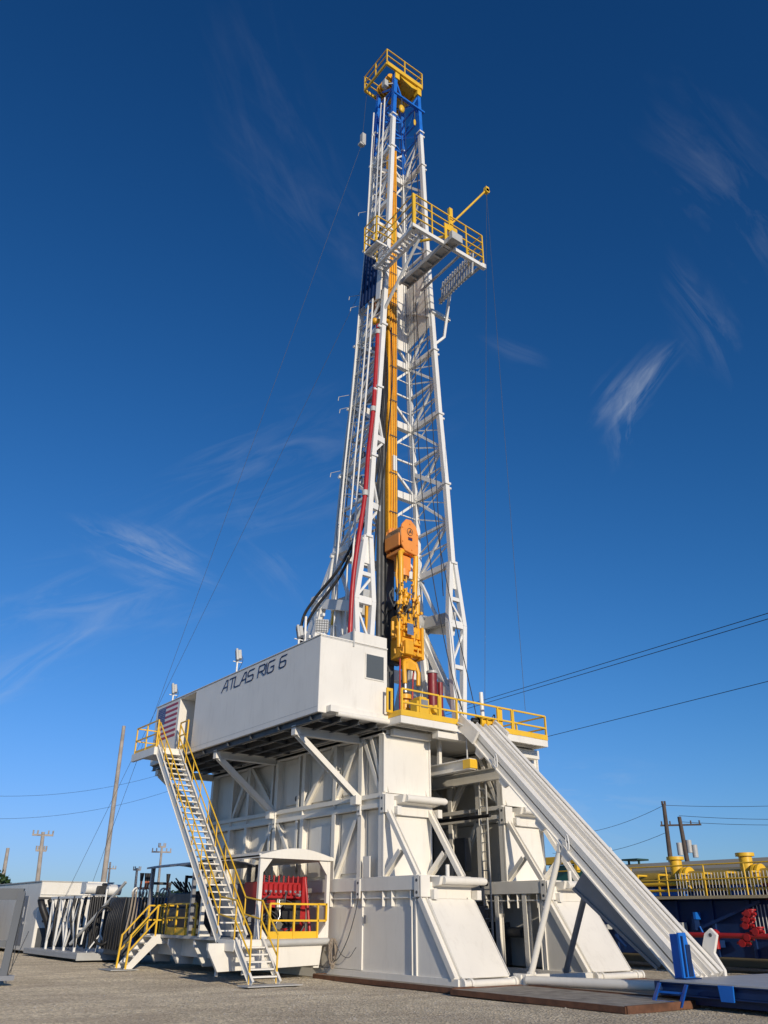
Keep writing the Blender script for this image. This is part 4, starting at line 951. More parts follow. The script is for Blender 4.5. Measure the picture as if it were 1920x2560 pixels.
def hoses():
    red = [(2.3, 6.9, 26.6), (2.05, 6.7, 27.2), (1.9, 6.5, 26.6), (1.75, 6.4, 24.5), (1.55, 6.3, 22), (1.25, 6.2, 19.6), (1.02, 6.05, 17.5), (.72, 6.0, 15.5), (.48, 6.0, 13.5), (.40, 6.0, 11.5), (.38, 6.0, 9.9)]
    m = MB(); m.path(spline(red, 8), .095, 12); tag(m.build('mud_hose', RED), 'thick red mud hose running down the left side of the mast to the cabin roof', 'hose')
    m = MB()
    for p in (red[2], red[4], red[6]): m.tube(V(p)+V((0,0,-.12)), V(p)+V((0,0,.12)), .14, 12)
    tag(m.build('hose_collar', LGREY), 'pale clamps gripping the red mud hose', 'clamps')
    for k, (o, lab, x2) in enumerate((((.25, .1), 'black hose curving from the red hose out to the rear left leg of the mast', -.1), ((.42, .2), 'second black hose, running just right of the red hose and bending left at the bottom', .3))):
        P = [(2.5+o[0]*.5, 7.2, 27.5), (2.35+o[0], 6.9, 25), (1.95+o[0], 6.6, 21.5), (1.6+o[0], 6.6, 18.5), (1.2+o[0]*.6, 6.9, 16.3), (.7+o[0]*.4, 7.5, 14.6-.3*k), (.25, 8.4, 13.4-.5*k), (x2*.2-.0, 8.9, 12.4-.5*k), (.1, 9.0, 10.5)]
        m = MB()
        for j in range(2): m.path(spline([(a+.07*j, b+.05*j, c) for a, b, c in P], 7), .042, 8)
        tag(m.build('control_hose', BLACK), lab, 'hose')
    m = MB(); m.path(spline([(3.1, 7.0, 27.8), (2.75, 6.5, 24), (2.35, 6.4, 20), (1.95, 6.3, 17.5), (1.7, 6.3, 15), (1.9, 6.5, 12.5)], 8), .035, 8)
    tag(m.build('thin_hose', BLACK), 'thin black hose hanging in front of the front left mast leg', 'hose')
    # slack lines on the right side of the mast
    m = MB(); m.path(sag((4.3, 6.4, 42), (5.3, 6.2, 14), 0, 10), .02, 6); m.path(spline([(4.35, 6.8, 40), (4.5, 6.9, 26), (4.55, 6.5, 18), (5.3, 6.2, 12), (6.3, 6.0, 8.2)], 8), .02, 6)
    m.path(spline([(4.5, 6.8, 30), (5.1, 6.4, 18), (5.9, 5.0, 8.3)], 8), .018, 6)
    tag(m.build('tugger_line', BLACK), 'thin dark cables hanging down inside the right side of the mast', 'cable')
    m = MB(); m.path(sag((5.55, 2.3, 34.6), (4.1, 2.75, 8.6), 0, 8), .008, 5); m.path(sag((5.6, 2.35, 34.6), (6.0, 2.6, 8.6), 0, 8), .008, 5)
    tag(m.build('jib_line', DGREY), 'thin line dropping from the tip of the yellow boom to the rig floor', 'cable')
hoses()

def mast_base_gear():
    t = thing('drawworks_drum', 'large grey drum and beam between the mast legs above the rig floor', 'drum', (5.6, 8, 13))
    m = MB(); m.tube((4.5, 8.4, 13.4), (6.2, 8.4, 13.4), .45, 22); m.tube((4.45, 8.4, 13.4), (4.55, 8.4, 13.4), .62, 22); m.build('drum', LGREY, t)
    m = MB(); m.beam((1.5, 8.55, 13.45), (6.1, 8.55, 13.45), .3, .5); m.beam((5.8, 8.5, 13.4), (5.95, 6.3, 13.2), .3, .5); m.beam((1.5, 8.5, 13.4), (1.35, 6.3, 13.2), .3, .4); m.build('cross_beam', LGREY, t, .01)
    m = MB(); m.box(3.9, 4.9, 8.2, 8.6, 10.6, 11.05); m.box(4.9, 5.7, 7.9, 8.3, 10.7, 11.1); m.beam((5.6, 8.0, 10.9), (6.0, 8.6, 10.0), .2); tag(m.build('bracket_arm', WHITE2, None, .01), 'white angled bracket arm beside the drive shaft above the rig floor', 'bracket')
    t = thing('drawworks', 'low white machine housing at the rear of the rig floor behind the mast feet', 'machine', (3.6, 11, 7.5))
    m = MB(); m.box(2.0, 5.2, 10.0, 13.0, 7.52, 9.4); m.tube((2.3, 10.0, 8.6), (4.9, 10.0, 8.6), .6, 20); m.build('housing', LGREY, t, .03)
    t = thing('driller_console', 'yellow and white clutter of valves and pipes above the cabin roof behind the red hose', 'valve manifold', (.6, 8.4, 7.5))
    m = MB(); R = random.Random(4)
    for k in range(26):
        x = R.uniform(-.2, 1.8); y = R.uniform(7.8, 9.2); z = R.uniform(9.6, 12.6)
        m.use(R.choice((WHITE2, LGREY, STEEL, WHITE2, YEL)))
        if R.random() < .5: m.tube((x, y, z), (x+R.uniform(-.4, .4), y+R.uniform(-.3, .3), z+R.uniform(-.4, .6)), R.uniform(.04, .09), 10)
        else: m.box(x, x+R.uniform(.08, .3), y, y+.2, z, z+R.uniform(.1, .4))
    for x in (.0, .5, 1.0, 1.6): m.use(WHITE2); m.tube((x, 8.6, 7.6), (x, 8.6, 12.6), .05)
    m.build('manifold', None, t)
mast_base_gear()

# ================================================================== V-DOOR RAMP
def ramp():
    t = thing('pipe_slide', 'long white steel slide sloping from the rig floor down to the blue catwalk', 'slide', (3.45, -1.5, 0))
    A, B = V((0, 2.2, 7.62)), V((0, -5.15, .50)); d = (B-A).normalized(); n = V((0, d.z, -d.y)); n = n if n.z > 0 else -n
    def strip(m, x0, x1, h0, h1, a=A, b=B):
        m.prism([V((x0, a.y, a.z))+n*h0, V((x1, a.y, a.z))+n*h0, V((x1, b.y, b.z))+n*h0, V((x0, b.y, b.z))+n*h0], n*(h1-h0))
    m = MB()
    strip(m, 2.60, 3.95, -.05, -.02)
    for x in (2.60, 3.87): strip(m, x, x+.08, -.24, .12)
    strip(m, 2.60, 2.74, .12, .15); strip(m, 3.81, 3.95, .12, .15); strip(m, 2.52, 2.60, -.24, -.20); strip(m, 3.95, 4.03, -.24, -.20)
    m.build('side_beam', WHITE, t)
    m = MB()
    for x0, x1, h in ((2.74, 2.90, .10), (2.90, 3.06, .04), (3.49, 3.65, .04), (3.65, 3.81, .10)): strip(m, x0, x1, -.02, h)
    strip(m, 3.06, 3.10, -.02, .12); strip(m, 3.26, 3.29, -.02, .05); strip(m, 3.45, 3.49, -.02, .12)
    m.build('runner', mat('worn_white_steel', (.78, .75, .68), .4, var=.08, scale=3, dirt=(.35, (.50, .43, .33))), t)
    m = MB()
    for k in range(12):
        p = A.lerp(B, (k+.5)/12); m.beam(V((2.68, p.y, p.z))-n*.14, V((3.87, p.y, p.z))-n*.14, .1, .18, n)
    m.build('underside_rib', WHITE, t)
    m = MB(); m.prism([(2.42, 2.5, 7.55), (2.42, 2.2, 7.9), (2.42, 1.4, 7.2), (2.42, 1.7, 6.85)], (.1, 0, 0)); m.build('top_hook', WHITE, t); m = MB(); m.prism([(3.98, 2.5, 7.55), (3.98, 2.2, 7.9), (3.98, 1.6, 7.4), (3.98, 1.9, 7.0)], (.1, 0, 0)); m.build('top_hook', WHITE, t)
    # loops on the edge
    for x, k in ((2.54, .20), (2.54, .56), (4.02, .60)):
        p = A.lerp(B, k)+V((x, 0, 0)); m = MB(); L_ = .17
        P = [p+d*(L_*math.copysign(1, math.cos(a)) if abs(math.cos(a)) > .3 else 0)*0+V((0, 0, 0)) for a in (0,)]
        ring = []
        for i in range(25):
            a = 2*PI*i/24; ring.append(p+V((-.03, 0, 0))+d*(.07*math.cos(a)+.0)+V((0,0,1))*(.20*math.sin(a)))
        m.path(ring, .022, 6); m.build('lifting_loop', WHITE2, t)
    for x, k in ((2.56, .12), (2.56, .26), (2.56, .45), (2.56, .57)):
        p = A.lerp(B, k)+V((x, 0, 0)); m = MB(); m.prism([p+d*.25-n*.24, p-d*.25-n*.24, p-d*.15-n*.44, p+d*.15-n*.44], (.08, 0, 0)); m.build('lug', WHITE, t)
    # lower wedge carriage below
    m = MB()
    p0, p1 = A.lerp(B, .62)-n*.26, A.lerp(B, .92)-n*.26
    m.prism([p0+V((2.9, 0, 0)), p1+V((2.9, 0, 0)), p1-n*.35+V((2.9, 0, 0)), p0-n*.75+V((2.9, 0, 0))], (.05, 0, 0))
    m.prism([p0+V((3.7, 0, 0)), p1+V((3.7, 0, 0)), p1-n*.35+V((3.7, 0, 0)), p0-n*.75+V((3.7, 0, 0))], (.05, 0, 0))
    m.beam(p0-n*.75+V((2.9, 0, 0)), p1-n*.35+V((2.9, 0, 0)), .08); m.build('under_carriage', GREY, t)
    # end bracket with hole
    m = MB(); m.use(WHITE); e = V((3.98, -4.62, .62)); q = lambda y, z: e+V((0, y*.66, z*.66))
    m.prism([q(0, 0), q(-.95, -.2), q(-.95, .0), q(-.62, .55), q(-.85, 1.15), q(-.62, 1.38), q(-.35, 1.2), q(-.12, .62), q(.25, .62)], (.1, 0, 0))
    m.use(DGREY); m.tube(q(-.60, 1.15)+V((-.01, 0, 0)), q(-.60, 1.15), .045); m.build('end_bracket', None, t)
    # prop legs: round poles
    for p, q, lab in (((2.45, -1.75, 3.50), (.55, -1.05, .15), 'nearer of the two pale round props, leaning from the ground bar up to the slide'), ((4.6, -.9, 2.9), (3.7, -.4, .15), 'farther shaded round prop standing under the slide')):
        pass
    for a, b, lab in (((2.62, -1.55, 3.52), (2.38, -.3, .3), 'nearer of the two pale round props, leaning from the ground bar up towards the slide'), ((3.8, -1.6, 3.0), (4.65, .45, .3), 'farther shaded grey prop, right of the pale one, under the slide')):
        tt = thing('prop_pole', lab, 'prop', b, 'round props under the slide')
        m = MB(); m.tube(b, a, .085, 12); m.build('tube', WHITE if 'pale' in lab[:30] else GREY, tt)
        m = MB(); m.box(a[0]-.1, a[0]+.1, a[1]-.05, a[1]+.05, a[2]-.12, a[2]+.1); m.tube(V(b)+V((-.08, 0, .05)), V(b)+V((.16, 0, .05)), .07); m.build('clevis', WHITE, tt)
ramp()
def spreaders():
    t = thing('spreader_beam', 'white beam on the ground joining the feet of the two box stacks', 'beam', (3.6, -.1, .2))
    m = MB(); m.box(2.05, 3.2, -.25, .02, .03, .34); m.box(3.2, 5.2, -.1, .12, .1, .3); m.box(2.1, 2.3, -.4, .1, .0, .36); m.build('beam', WHITE, t, .008)
    m = MB(); m.tube((2.1, -.45, .22), (2.75, -5.2, .30), .11, 14); m.tube((2.25, -.3, .2), (2.1, -.5, .2), .1); tag(m.build('ground_pipe', WHITE), 'long white pipe lying on the mats from the near stack to the blue catwalk', 'pipe')
    # timber / steel mats
    for i, (x0, x1, y0, y1, lab) in enumerate(((-1.1, 0.0, -6.0, 6.4, 0), )):
        pass
    def mt(c, ang, L_, W_, lab):
        tt = thing('access_mat', lab, 'ground mat', (c[0], c[1], 0), 'flat mats under the rig')
        a = V((math.cos(ang), math.sin(ang), 0)); b = V((-a.y, a.x, 0)); c = V((c[0], c[1], 0))
        m = MB()
        for k in range(6):
            o = c+b*(-W_/2+W_*(k+.5)/6); m.beam(o-a*L_/2+V((0,0,.065)), o+a*L_/2+V((0,0,.065)), W_/6-.03, .10)
        m.build('boards', WOOD, tt)
        m = MB()
        for s in (-1, 1): m.beam(c+b*s*W_/2-a*L_/2+V((0,0,.06)), c+b*s*W_/2+a*L_/2+V((0,0,.06)), .07, .12); m.beam(c+a*s*L_/2-b*W_/2+V((0,0,.06)), c+a*s*L_/2+b*W_/2+V((0,0,.06)), .07, .15)
        m.build('rusty_edge', RUST, tt)
    mt((.55, -3.2), PI/2, 5.4, 2.5, 'rusty-edged mat lying in the foreground in front of the near stack')
    mt((3.3, -2.6), PI/2, 4.2, 2.4, 'mat lying under the slide, right of the foreground mat')
    mt((-.1, 3.0), PI/2, 6.6, .7, 'narrow dark mat edge showing under the near side of the base')
    mt((5.9, -2.6), PI/2, 4.0, 2.2, 'rightmost mat, in shade beyond the slide')
spreaders()

# ================================================================== CATWALK (blue) AND SECOND RIG AT RIGHT
def catwalk():
    t = thing('catwalk', 'blue low pipe catwalk at the foot of the slide with a folding ladder', 'catwalk', (3.5, -7, 0))
    m = MB(); m.box(1.40, 6.3, -14, -5.25, .47, .50); m.build('deck', LGREY, t)
    m = MB(); m.ibeam((1.48, -14, .34), (1.48, -5.2, .34), .16, .26, .03); m.box(1.38, 6.3, -5.25, -5.1, .3, .48); m.box(6.2, 6.35, -14, -5.2, .2, .47); m.beam((1.7, -14, .15), (1.7, -5.6, .15), .1, .2); m.build('frame', DBLUE, t, .008)
    m = MB(); m.prism([(1.33, -6.75, .48), (1.33, -7.1, .48), (1.33, -7.08, .18), (1.33, -6.78, .18)], (.04, 0, 0)); m.build('side_plate', BLUE, t)
    m = MB(); m.box(2.05, 2.25, -5.45, -5.2, .48, 1.42); m.box(1.98, 2.32, -5.55, -5.5, .48, 1.35) if 0 else None
    m.prism([(2.0, -5.48, .5), (2.45, -5.48, .5), (2.28, -5.48, 1.45), (2.0, -5.48, 1.45)], (0, .05, 0)); m.build('stop_post', BLUE, t)
    m = MB(); m.box(2.06, 2.10, -5.52, -5.48, .55, 1.38); m.box(2.2, 2.36, -5.50, -5.484, .55, 1.2); m.box(1.9, 2.5, -5.6, -5.3, .5, .53); m.build('post_channel', DBLUE, t)
    m = MB(); m.box(5.6, 5.8, -6.4, -5.9, .5, 1.3); m.build('rear_post', DBLUE, t)
    m = MB()
    for y in (-5.25, -5.95):
        m.prism([(1.36, y, .45), (1.28, y-.12, .45), (1.05, y-.06, .03), (1.15, y+.10, .03)], (0, .04, 0))
    for k in (.1, .28): m.beam((1.08+k*.7, -5.95, k), (1.08+k*.7, -5.25, k), .05, .04)
    m.build('ladder', BLUE, t)
    for y in (-7.9, -9.2): 
        m = MB(); m.tube((1.75, y, .28), (2.1, y, .28), .26, 24); m.tube((1.72, y, .28), (1.75, y, .28), .12, 16); m.build('roller', BLACK, t)
catwalk()

def right_rig():
    X = 13.0
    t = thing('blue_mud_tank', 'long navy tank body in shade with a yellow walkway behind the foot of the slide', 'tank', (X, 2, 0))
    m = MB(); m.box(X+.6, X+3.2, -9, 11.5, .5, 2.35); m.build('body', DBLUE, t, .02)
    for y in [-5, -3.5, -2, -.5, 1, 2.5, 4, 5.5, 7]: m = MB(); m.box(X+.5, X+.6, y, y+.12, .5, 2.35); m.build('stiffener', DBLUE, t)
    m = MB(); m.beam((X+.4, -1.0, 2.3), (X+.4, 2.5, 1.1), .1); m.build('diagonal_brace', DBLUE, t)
    m = MB(); m.beam((X+.4, -5.5, 2.3), (X+.4, -1.5, 1.0), .14); m.build('diagonal_brace', BLUE, t)
    m = MB(); m.box(X, X+.7, -9, 9, 2.40, 2.50); m.build('walkway', BEIGE, t)
    m = MB(); rail(m, [(X+.02, -9, 2.5), (X+.02, 9, 2.5)], h=1.05, mid=(.55,), r=.028, toe=.0, post=1.6); m.build('walkway_rail', YEL, t)
    m = MB()
    for k in range(40): y = -3.0+k*.14; m.tube((X+.62, y, 2.5), (X+.62, y, 3.3), .018, 6)
    for k in range(22): y = -3.6+k*.14; m.tube((X+.45, y, 1.25), (X+.45, y, 2.2), .02, 6)
    m.build('grille_bars', LGREY, t)
    m = MB(); m.box(X+.9, X+1.6, -1.6, .4, 2.5, 2.85); m.build('equipment_box', BLUE, t, .04)
    m = MB(); m.box(X+.8, X+1.5, 2.6, 5.2, 2.5, 2.8); m.build('equipment_box', BLUE, t, .04)
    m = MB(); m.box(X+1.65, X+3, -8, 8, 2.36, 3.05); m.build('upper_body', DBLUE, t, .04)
    R = random.Random(21)
    for k in range(26):
        y = R.uniform(-4, 7); z = R.uniform(.6, 2.1); m = MB(); c = R.choice((BLUE, DBLUE, DBLUE, LGREY, BLACK))
        if R.random() < .5: m.tube((X+.35, y, z), (X+.35, y+R.uniform(-.5, .5), z+R.uniform(-.4, .5)), R.uniform(.03, .08), 10)
        else: m.box(X+.2, X+.5, y, y+R.uniform(.1, .5), z, z+R.uniform(.1, .4))
        m.build('bracket', c, t)
    m = MB()
    for z, rr in ((2.95, .07), (2.72, .05)): m.tube((X+.8, -9, z), (X+.8, 8, z), rr, 10)
    for y in range(-8, 8): m.beam((X+.8, y+.4, 2.5), (X+.8, y+.4, 3.3), .06); m.tube((X+.8, y+.4, 3.3), (X+1.6, y+.4, 3.3), .04, 8)
    m.build('side_pipes', YEL, t)
    t0 = t
    t = thing('yellow_manifold_pipe', 'long thick yellow pipe with two upright flanged stubs behind the slide', 'pipe', (X+1.6, 0, 3.5))
    m = MB(); m.tube((X+1.6, -9, 3.19), (X+1.6, 7.5, 3.19), .24, 20); m.build('pipe', mat('dull_yellow', (.42, .29, .05), .5, var=.15), t)
    for y in (3.06, 0.0):
        m = MB(); m.tube((X+1.6, y, 3.19), (X+1.6, y, 3.9), .24, 18); m.tube((X+1.6, y, 3.86), (X+1.6, y, 3.98), .34, 20); m.build('stub', YEL, t)
    for y in (2.72, -.32):
        m = MB(); m.tube((X+1.6, y, 3.19), (X+1.6, y-.1, 3.19), .40, 22); m.tube((X+1.6, y-.16, 3.19), (X+1.6, y-.26, 3.19), .40, 22); m.build('flange', YEL, t)
    m = MB(); m.tube((X-.6, 4.4, 1.22), (X-.6, -9, 1.22), .085, 12); m.ball((X-.6, .35, 1.22), .2, 12); m.tube((X-.6, .35, 1.2), (X-.6, .35, .8), .12); tag(m.build('red_pipe', RED), 'straight red pipe with round joints running low in front of the navy tank', 'pipe')
    m = MB(); R = random.Random(6)
    for k in range(6):
        y = -.9+R.uniform(-.35, .35); z = .9+.18*k; m.tube((X-.4, y, z), (X-.4, y, z+.22), R.uniform(.07, .12), 14); m.tube((X-.4, y, z+.2), (X-.4, y, z+.25), .17, 16)
        m.tube((X-.55, y-.25, z+.1), (X-.55, y+.25, z+.1), .05, 10); m.tube((X-.7, y, z+.1), (X-.66, y, z+.1), .12, 14)
    tag(m.build('red_valve_cluster', RED), 'cluster of red valves standing in front of the navy tank at right', 'valves')
    m = MB(); m.tube((X+.9, -1.15, 2.65), (X+1.0, -1.15, 2.65), .36, 24); m.tube((X+.85, -1.15, 2.65), (X+.9, -1.15, 2.65), .14, 16); m.build('hand_wheel', RED, t0)
    m = MB(); m.box(X+5, X+9, -30, 13.5, 0, 3.7); m.prism([(X+5, -30, 3.7), (X+9, -30, 3.7), (X+7, -30, 4.15)], (0, 43.5, 0)); tag(m.build('tan_building', BEIGE), 'long low tan roof line behind the yellow pipe at right', 'building')
    t = thing('yellow_machine_cab', 'yellow topped green glazed machine cab seen between far stack and slide', 'machine', (17, 16, 0))
    m = MB(); m.box(16.8, 17.4, 10.1, 12.35, 4.10, 4.45); m.box(16.8, 17.0, 10.1, 10.3, 3.7, 4.1); m.box(16.9, 17.1, 9.4, 10.0, 3.2, 3.6); m.tube((17, 9.5, 2.5), (17, 9.5, 3.7), .06); m.box(16.8, 17.6, 10.5, 12.0, 2.6, 3.1); m.build('boom', YEL, t, .02)
    m = MB(); m.box(17.5, 19.5, 9.8, 12.6, 2.4, 4.1); m.build('cab', GREEN, t, .05)
    m = MB(); m.box(17.2, 20, 9, 13, .3, 2.4); m.build('chassis', DGREY, t, .05)
    t = thing('dark_canopy', 'small dark green canopy frame above the slide at right, behind the tank', 'canopy', (20, 9, 0))
    m = MB()
    for y in (8.9, 9.5): m.beam((20, y, 2), (20, y, 4.3), .08)
    m.box(19.7, 20.6, 8.75, 9.7, 4.3, 4.38); m.box(19.8, 20.2, 8.2, 8.6, 3.4, 3.9); m.build('frame', mat('dark_green', (.02, .06, .05), .5), t)
right_rig()

# ================================================================== LEFT BACKGROUND
def left_side():
    t = thing('white_container', 'white container cabin with dark lower front at the far left', 'container', (-3, 28, 0))
    m = MB(); m.box(-3.05, .6, 27.6, 40, .12, 3.22); m.build('wall', WHITE, t, .03)
    m = MB(); m.box(-2.9, .5, 27.57, 27.6, .3, 1.15); m.build('lower_panel', DGREY, t)
    m = MB(); m.box(-3.03, .6, 27.56, 27.6, 2.62, 2.65); m.box(-3.1, .62, 27.58, 40, 3.22, 3.27); m.build('trim', LGREY, t)
    m = MB(); m.box(-3.08, -3.05, 29.4, 30.5, .35, 2.6); o = m.build('door', GREY, t)
    m = MB(); m.box(-3.10, -3.08, 29.8, 30.0, 1.6, 2.1); m.build('pane', LENS, o)
    m = MB(); m.box(-3.14, -3.08, 29.5, 29.56, 1.3, 1.42); m.build('handle', CHROME, o)
    for z in (2.15, 1.45):
        m = MB(); m.tube((-2.7, 27.55, z), (-2.7, 27.6, z), .06); m.build('vent', DGREY, t)
    m = MB(); m.box(-9, -5.2, 32, 44, .1, 3.05); tag(m.build('grey_container', GREY, None, .03), 'grey container standing behind the white one at the left edge', 'container')
    # near grey steel frame at the picture edge
    t = thing('grey_steel_frame', 'grey painted steel stand cut by the left edge of the photo', 'steel stand', (-9.2, 8.6, 0))
    m = MB(); m.beam((-9.2, 8.45, .2), (-8.9, 9.2, 2.32), .2, .2); m.beam((-10.8, 9.3, .2), (-10.2, 10.0, 2.32), .12, .16); m.beam((-8.85, 9.2, 2.28), (-11.5, 10.4, 2.28), .24, .3); m.beam((-9.1, 8.9, 1.0), (-11.3, 9.8, 1.0), .12, .16); m.beam((-9.6, 9.2, .8), (-9.5, 9.5, 2.2), .14)
    m.build('frame', mat('slate_paint', (.11, .12, .13), .5), t)
    m = MB(); m.box(-9.45, -8.95, 8.25, 8.65, .12, .24); m.build('foot', GREY, t)
    m = MB(); m.path(sag((-8.8, 9.2, 2.2), (-9.0, 8.5, .3), 0), .012, 5); m.path([(-8.4, 9.6, 1.3), (-9.1, 8.4, .2)], .01, 5); m.build('chain', DGREY, t)
    # low skid with racks
    t = thing('low_skid', 'low flat white skid on the ground at left carrying the hose racks', 'skid', (-2.5, 24, 0))
    m = MB(); m.box(-3.5, -.8, 19.6, 27.2, .22, .32); m.box(-3.5, -3.4, 19.6, 27.2, .1, .22); m.box(-3.5, -.8, 19.55, 19.65, .05, .34); m.build('deck', LGREY, t, .01)
    t = thing('white_rack', 'white lattice rack of tubes standing on the low skid', 'rack', (-2.6, 22.8, .3))
    m = MB()
    for y in (21.2, 22.6, 24.0, 25.2):
        for x in (-3.1, -1.6): m.beam((x, y, .32), (x, y, 2.45), .09)
    for y in (21.2, 22.6, 24.0): m.beam((-3.1, y, .5), (-3.1, y+1.3, 2.4), .07); m.beam((-3.1, y, 2.4), (-3.1, y+1.3, .5), .07)
    m.beam((-3.1, 21, 2.45), (-3.1, 25.4, 2.45), .1); m.beam((-1.6, 21, 2.45), (-1.6, 25.4, 2.45), .1); m.beam((-3.1, 21.2, 1.2), (-1.6, 21.2, 1.2), .08)
    for k in range(8): m.tube((-2.9+.16*k, 21.0, .6), (-2.7+.16*k, 21.1, 2.5), .035)
    m.build('tubes', WHITE2, t)
    m = MB(); R = random.Random(8)
    for k in range(16):
        x = -3.3+R.random()*1.8; y = 21+R.random()*4
        m.path(spline([(x, y, 2.5), (x-.1, y-.15, 1.6), (x+R.uniform(-.1, .3), y-.1, .5)]), R.choice((.04, .06)), 6)
    for k in range(16):
        x = -2.75+.1*k; m.path(spline([(x, 21.0, 2.45), (x-.04, 20.85, 1.5), (x+R.uniform(-.1, .1), 20.9, .45)]), .05, 6)
    tag(m.build('black_hoses', BLACK), 'black hoses hanging over the white lattice rack', 'hoses')
    m = MB(); m.path(spline([(-3.3, 26.5, 2.4), (-3.2, 26.3, 2.0), (-2.8, 26.2, 1.2), (-2.7, 26.1, .4)]), .16, 8); m.path(spline([(-2.9, 26.3, 2.4), (-2.7, 26.1, 1.6), (-2.6, 26.1, .4)]), .16, 8)
    m.beam((-3.5, 26.2, 2.45), (-1.9, 26.0, 2.45), .12, .1)
    tag(m.build('dark_ducts', BLACK), 'thick black ducts hanging in front of the white container', 'ducts')
    # tripod stand
    t = thing('tripod_stand', 'white tripod stand with a round post on the low skid', 'stand', (-2.45, 20.1, .3))
    m = MB(); m.tube((-2.45, 20.1, .5), (-2.35, 20.3, 2.75), .04); m.build('post', WHITE2, t)
    for dx, dy in ((-.45, .1), (.35, -.25), (.05, .4)):
        m = MB(); m.tube((-2.45, 20.1, 1.0), (-2.45+dx, 20.1+dy, .33), .03); m.build('leg', WHITE2, t)
    t = thing('winch_box', 'white rollers and box on top of the rack, below the tall utility pole', 'rollers', (-2.2, 21, 2.5))
    m = MB(); m.tube((-2.9, 21.6, 2.8), (-2.2, 21.6, 2.8), .22, 18); m.tube((-2.0, 21.0, 2.75), (-1.5, 21.0, 2.75), .22, 18); m.tube((-2.3, 20.4, 2.7), (-1.9, 20.4, 2.7), .2, 16); m.box(-2.6, -1.7, 22.2, 23, 2.6, 3.1); m.build('rollers', WHITE2, t)
    m = MB(); m.tube((-2.1, 21.6, 2.8), (-1.95, 21.6, 2.8), .24, 18); m.box(-2.5, -2.2, 20.8, 21.2, 2.55, 2.9); m.build('black_rings', BLACK, t)
    m = MB(); m.beam((-3.2, 21.5, .6), (-2.2, 18.6, 3.0), .09); tag(m.build('diagonal_bar', LGREY), 'pale grey bar leaning diagonally across the white rack', 'bar')
    # hose racks: white loops with hoses, black-capped orange tops
    t = thing('hose_hanger', 'row of white hooks with tan hoses hanging in front of a dark tank', 'hose hanger', (-1.7, 17, 0))
    m = MB()
    for k, x in enumerate((-2.35, -2.2, -2.05, -1.9, -1.15, -1.0)):
        c = V((x, 16.9, 2.55)); m.path([c+V((.17*math.cos(a*PI/8), .02*k, .2*math.sin(a*PI/8))) for a in range(-2, 11)], .035, 6)
    m.build('hook', WHITE2, t)
    m = MB()
    for k in range(12):
        x = -2.5+.14*k; m.path(spline([(x, 16.85, 2.6), (x-.05, 16.8, 1.9), (x-.15+.02*k, 16.8, 1.1)]), .035, 6)
    m.build('tan_hose', TAN, t)
    for x in (-2.2, -2.0, -1.9, -1.05):
        m = MB(); m.use(mat('orange_neck', (.5, .12, .04), .5) if 'orange_neck' not in bpy.data.materials else bpy.data.materials['orange_neck']); m.tube((x, 16.9, 2.7), (x, 16.9, 3.0), .045)
        m.use(BLACK); m.tube((x, 16.9, 3.0), (x, 16.9, 3.3), .06, 10, .09); m.build('capped_pipe', None, t)
    t = thing('blue_tank', 'dark tank with blue ribs in shade behind the hanging tan hoses', 'tank', (-1.2, 18.5, 0))
    m = MB(); m.box(-2.55, .2, 17.1, 19.2, .3, 2.4); m.build('body', DGREY, t, .03)
    m = MB()
    for x in (-2.2, -1.6, -1.0): m.box(x, x+.1, 17.05, 17.1, .4, 2.4)
    m.build('rib', BLUE, t)
    m = MB()
    for k in range(9): m.path(spline([(-2.62+.02*k, 17.2+.22*k, 2.4), (-2.72, 17.15+.2*k, 1.6), (-2.66-.03*(k % 3), 17.3+.2*k, .5)]), .05, 6)
    for k in range(3): m.path([(-1.9+.38*math.cos(a*PI/8), 16.6+.1*k, 1.2+.55*math.sin(a*PI/8)) for a in range(17)], .05, 6)
    m.path([(-2.9+.4*math.cos(a*PI/8), 18.6, 1.35+.7*math.sin(a*PI/8)) for a in range(17)], .06, 6)
    tag(m.build('hose_coil', BLACK), 'black hoses hanging and coiled by the dark blue-ribbed tank', 'hose')
    m = MB(); m.box(-1.6, -.6, 17.5, 17.7, 2.9, 3.0); m.beam((-.65, 17.6, 2.2), (-.65, 17.6, 2.95), .1); m.build('davit', DGREY, t)
left_side()

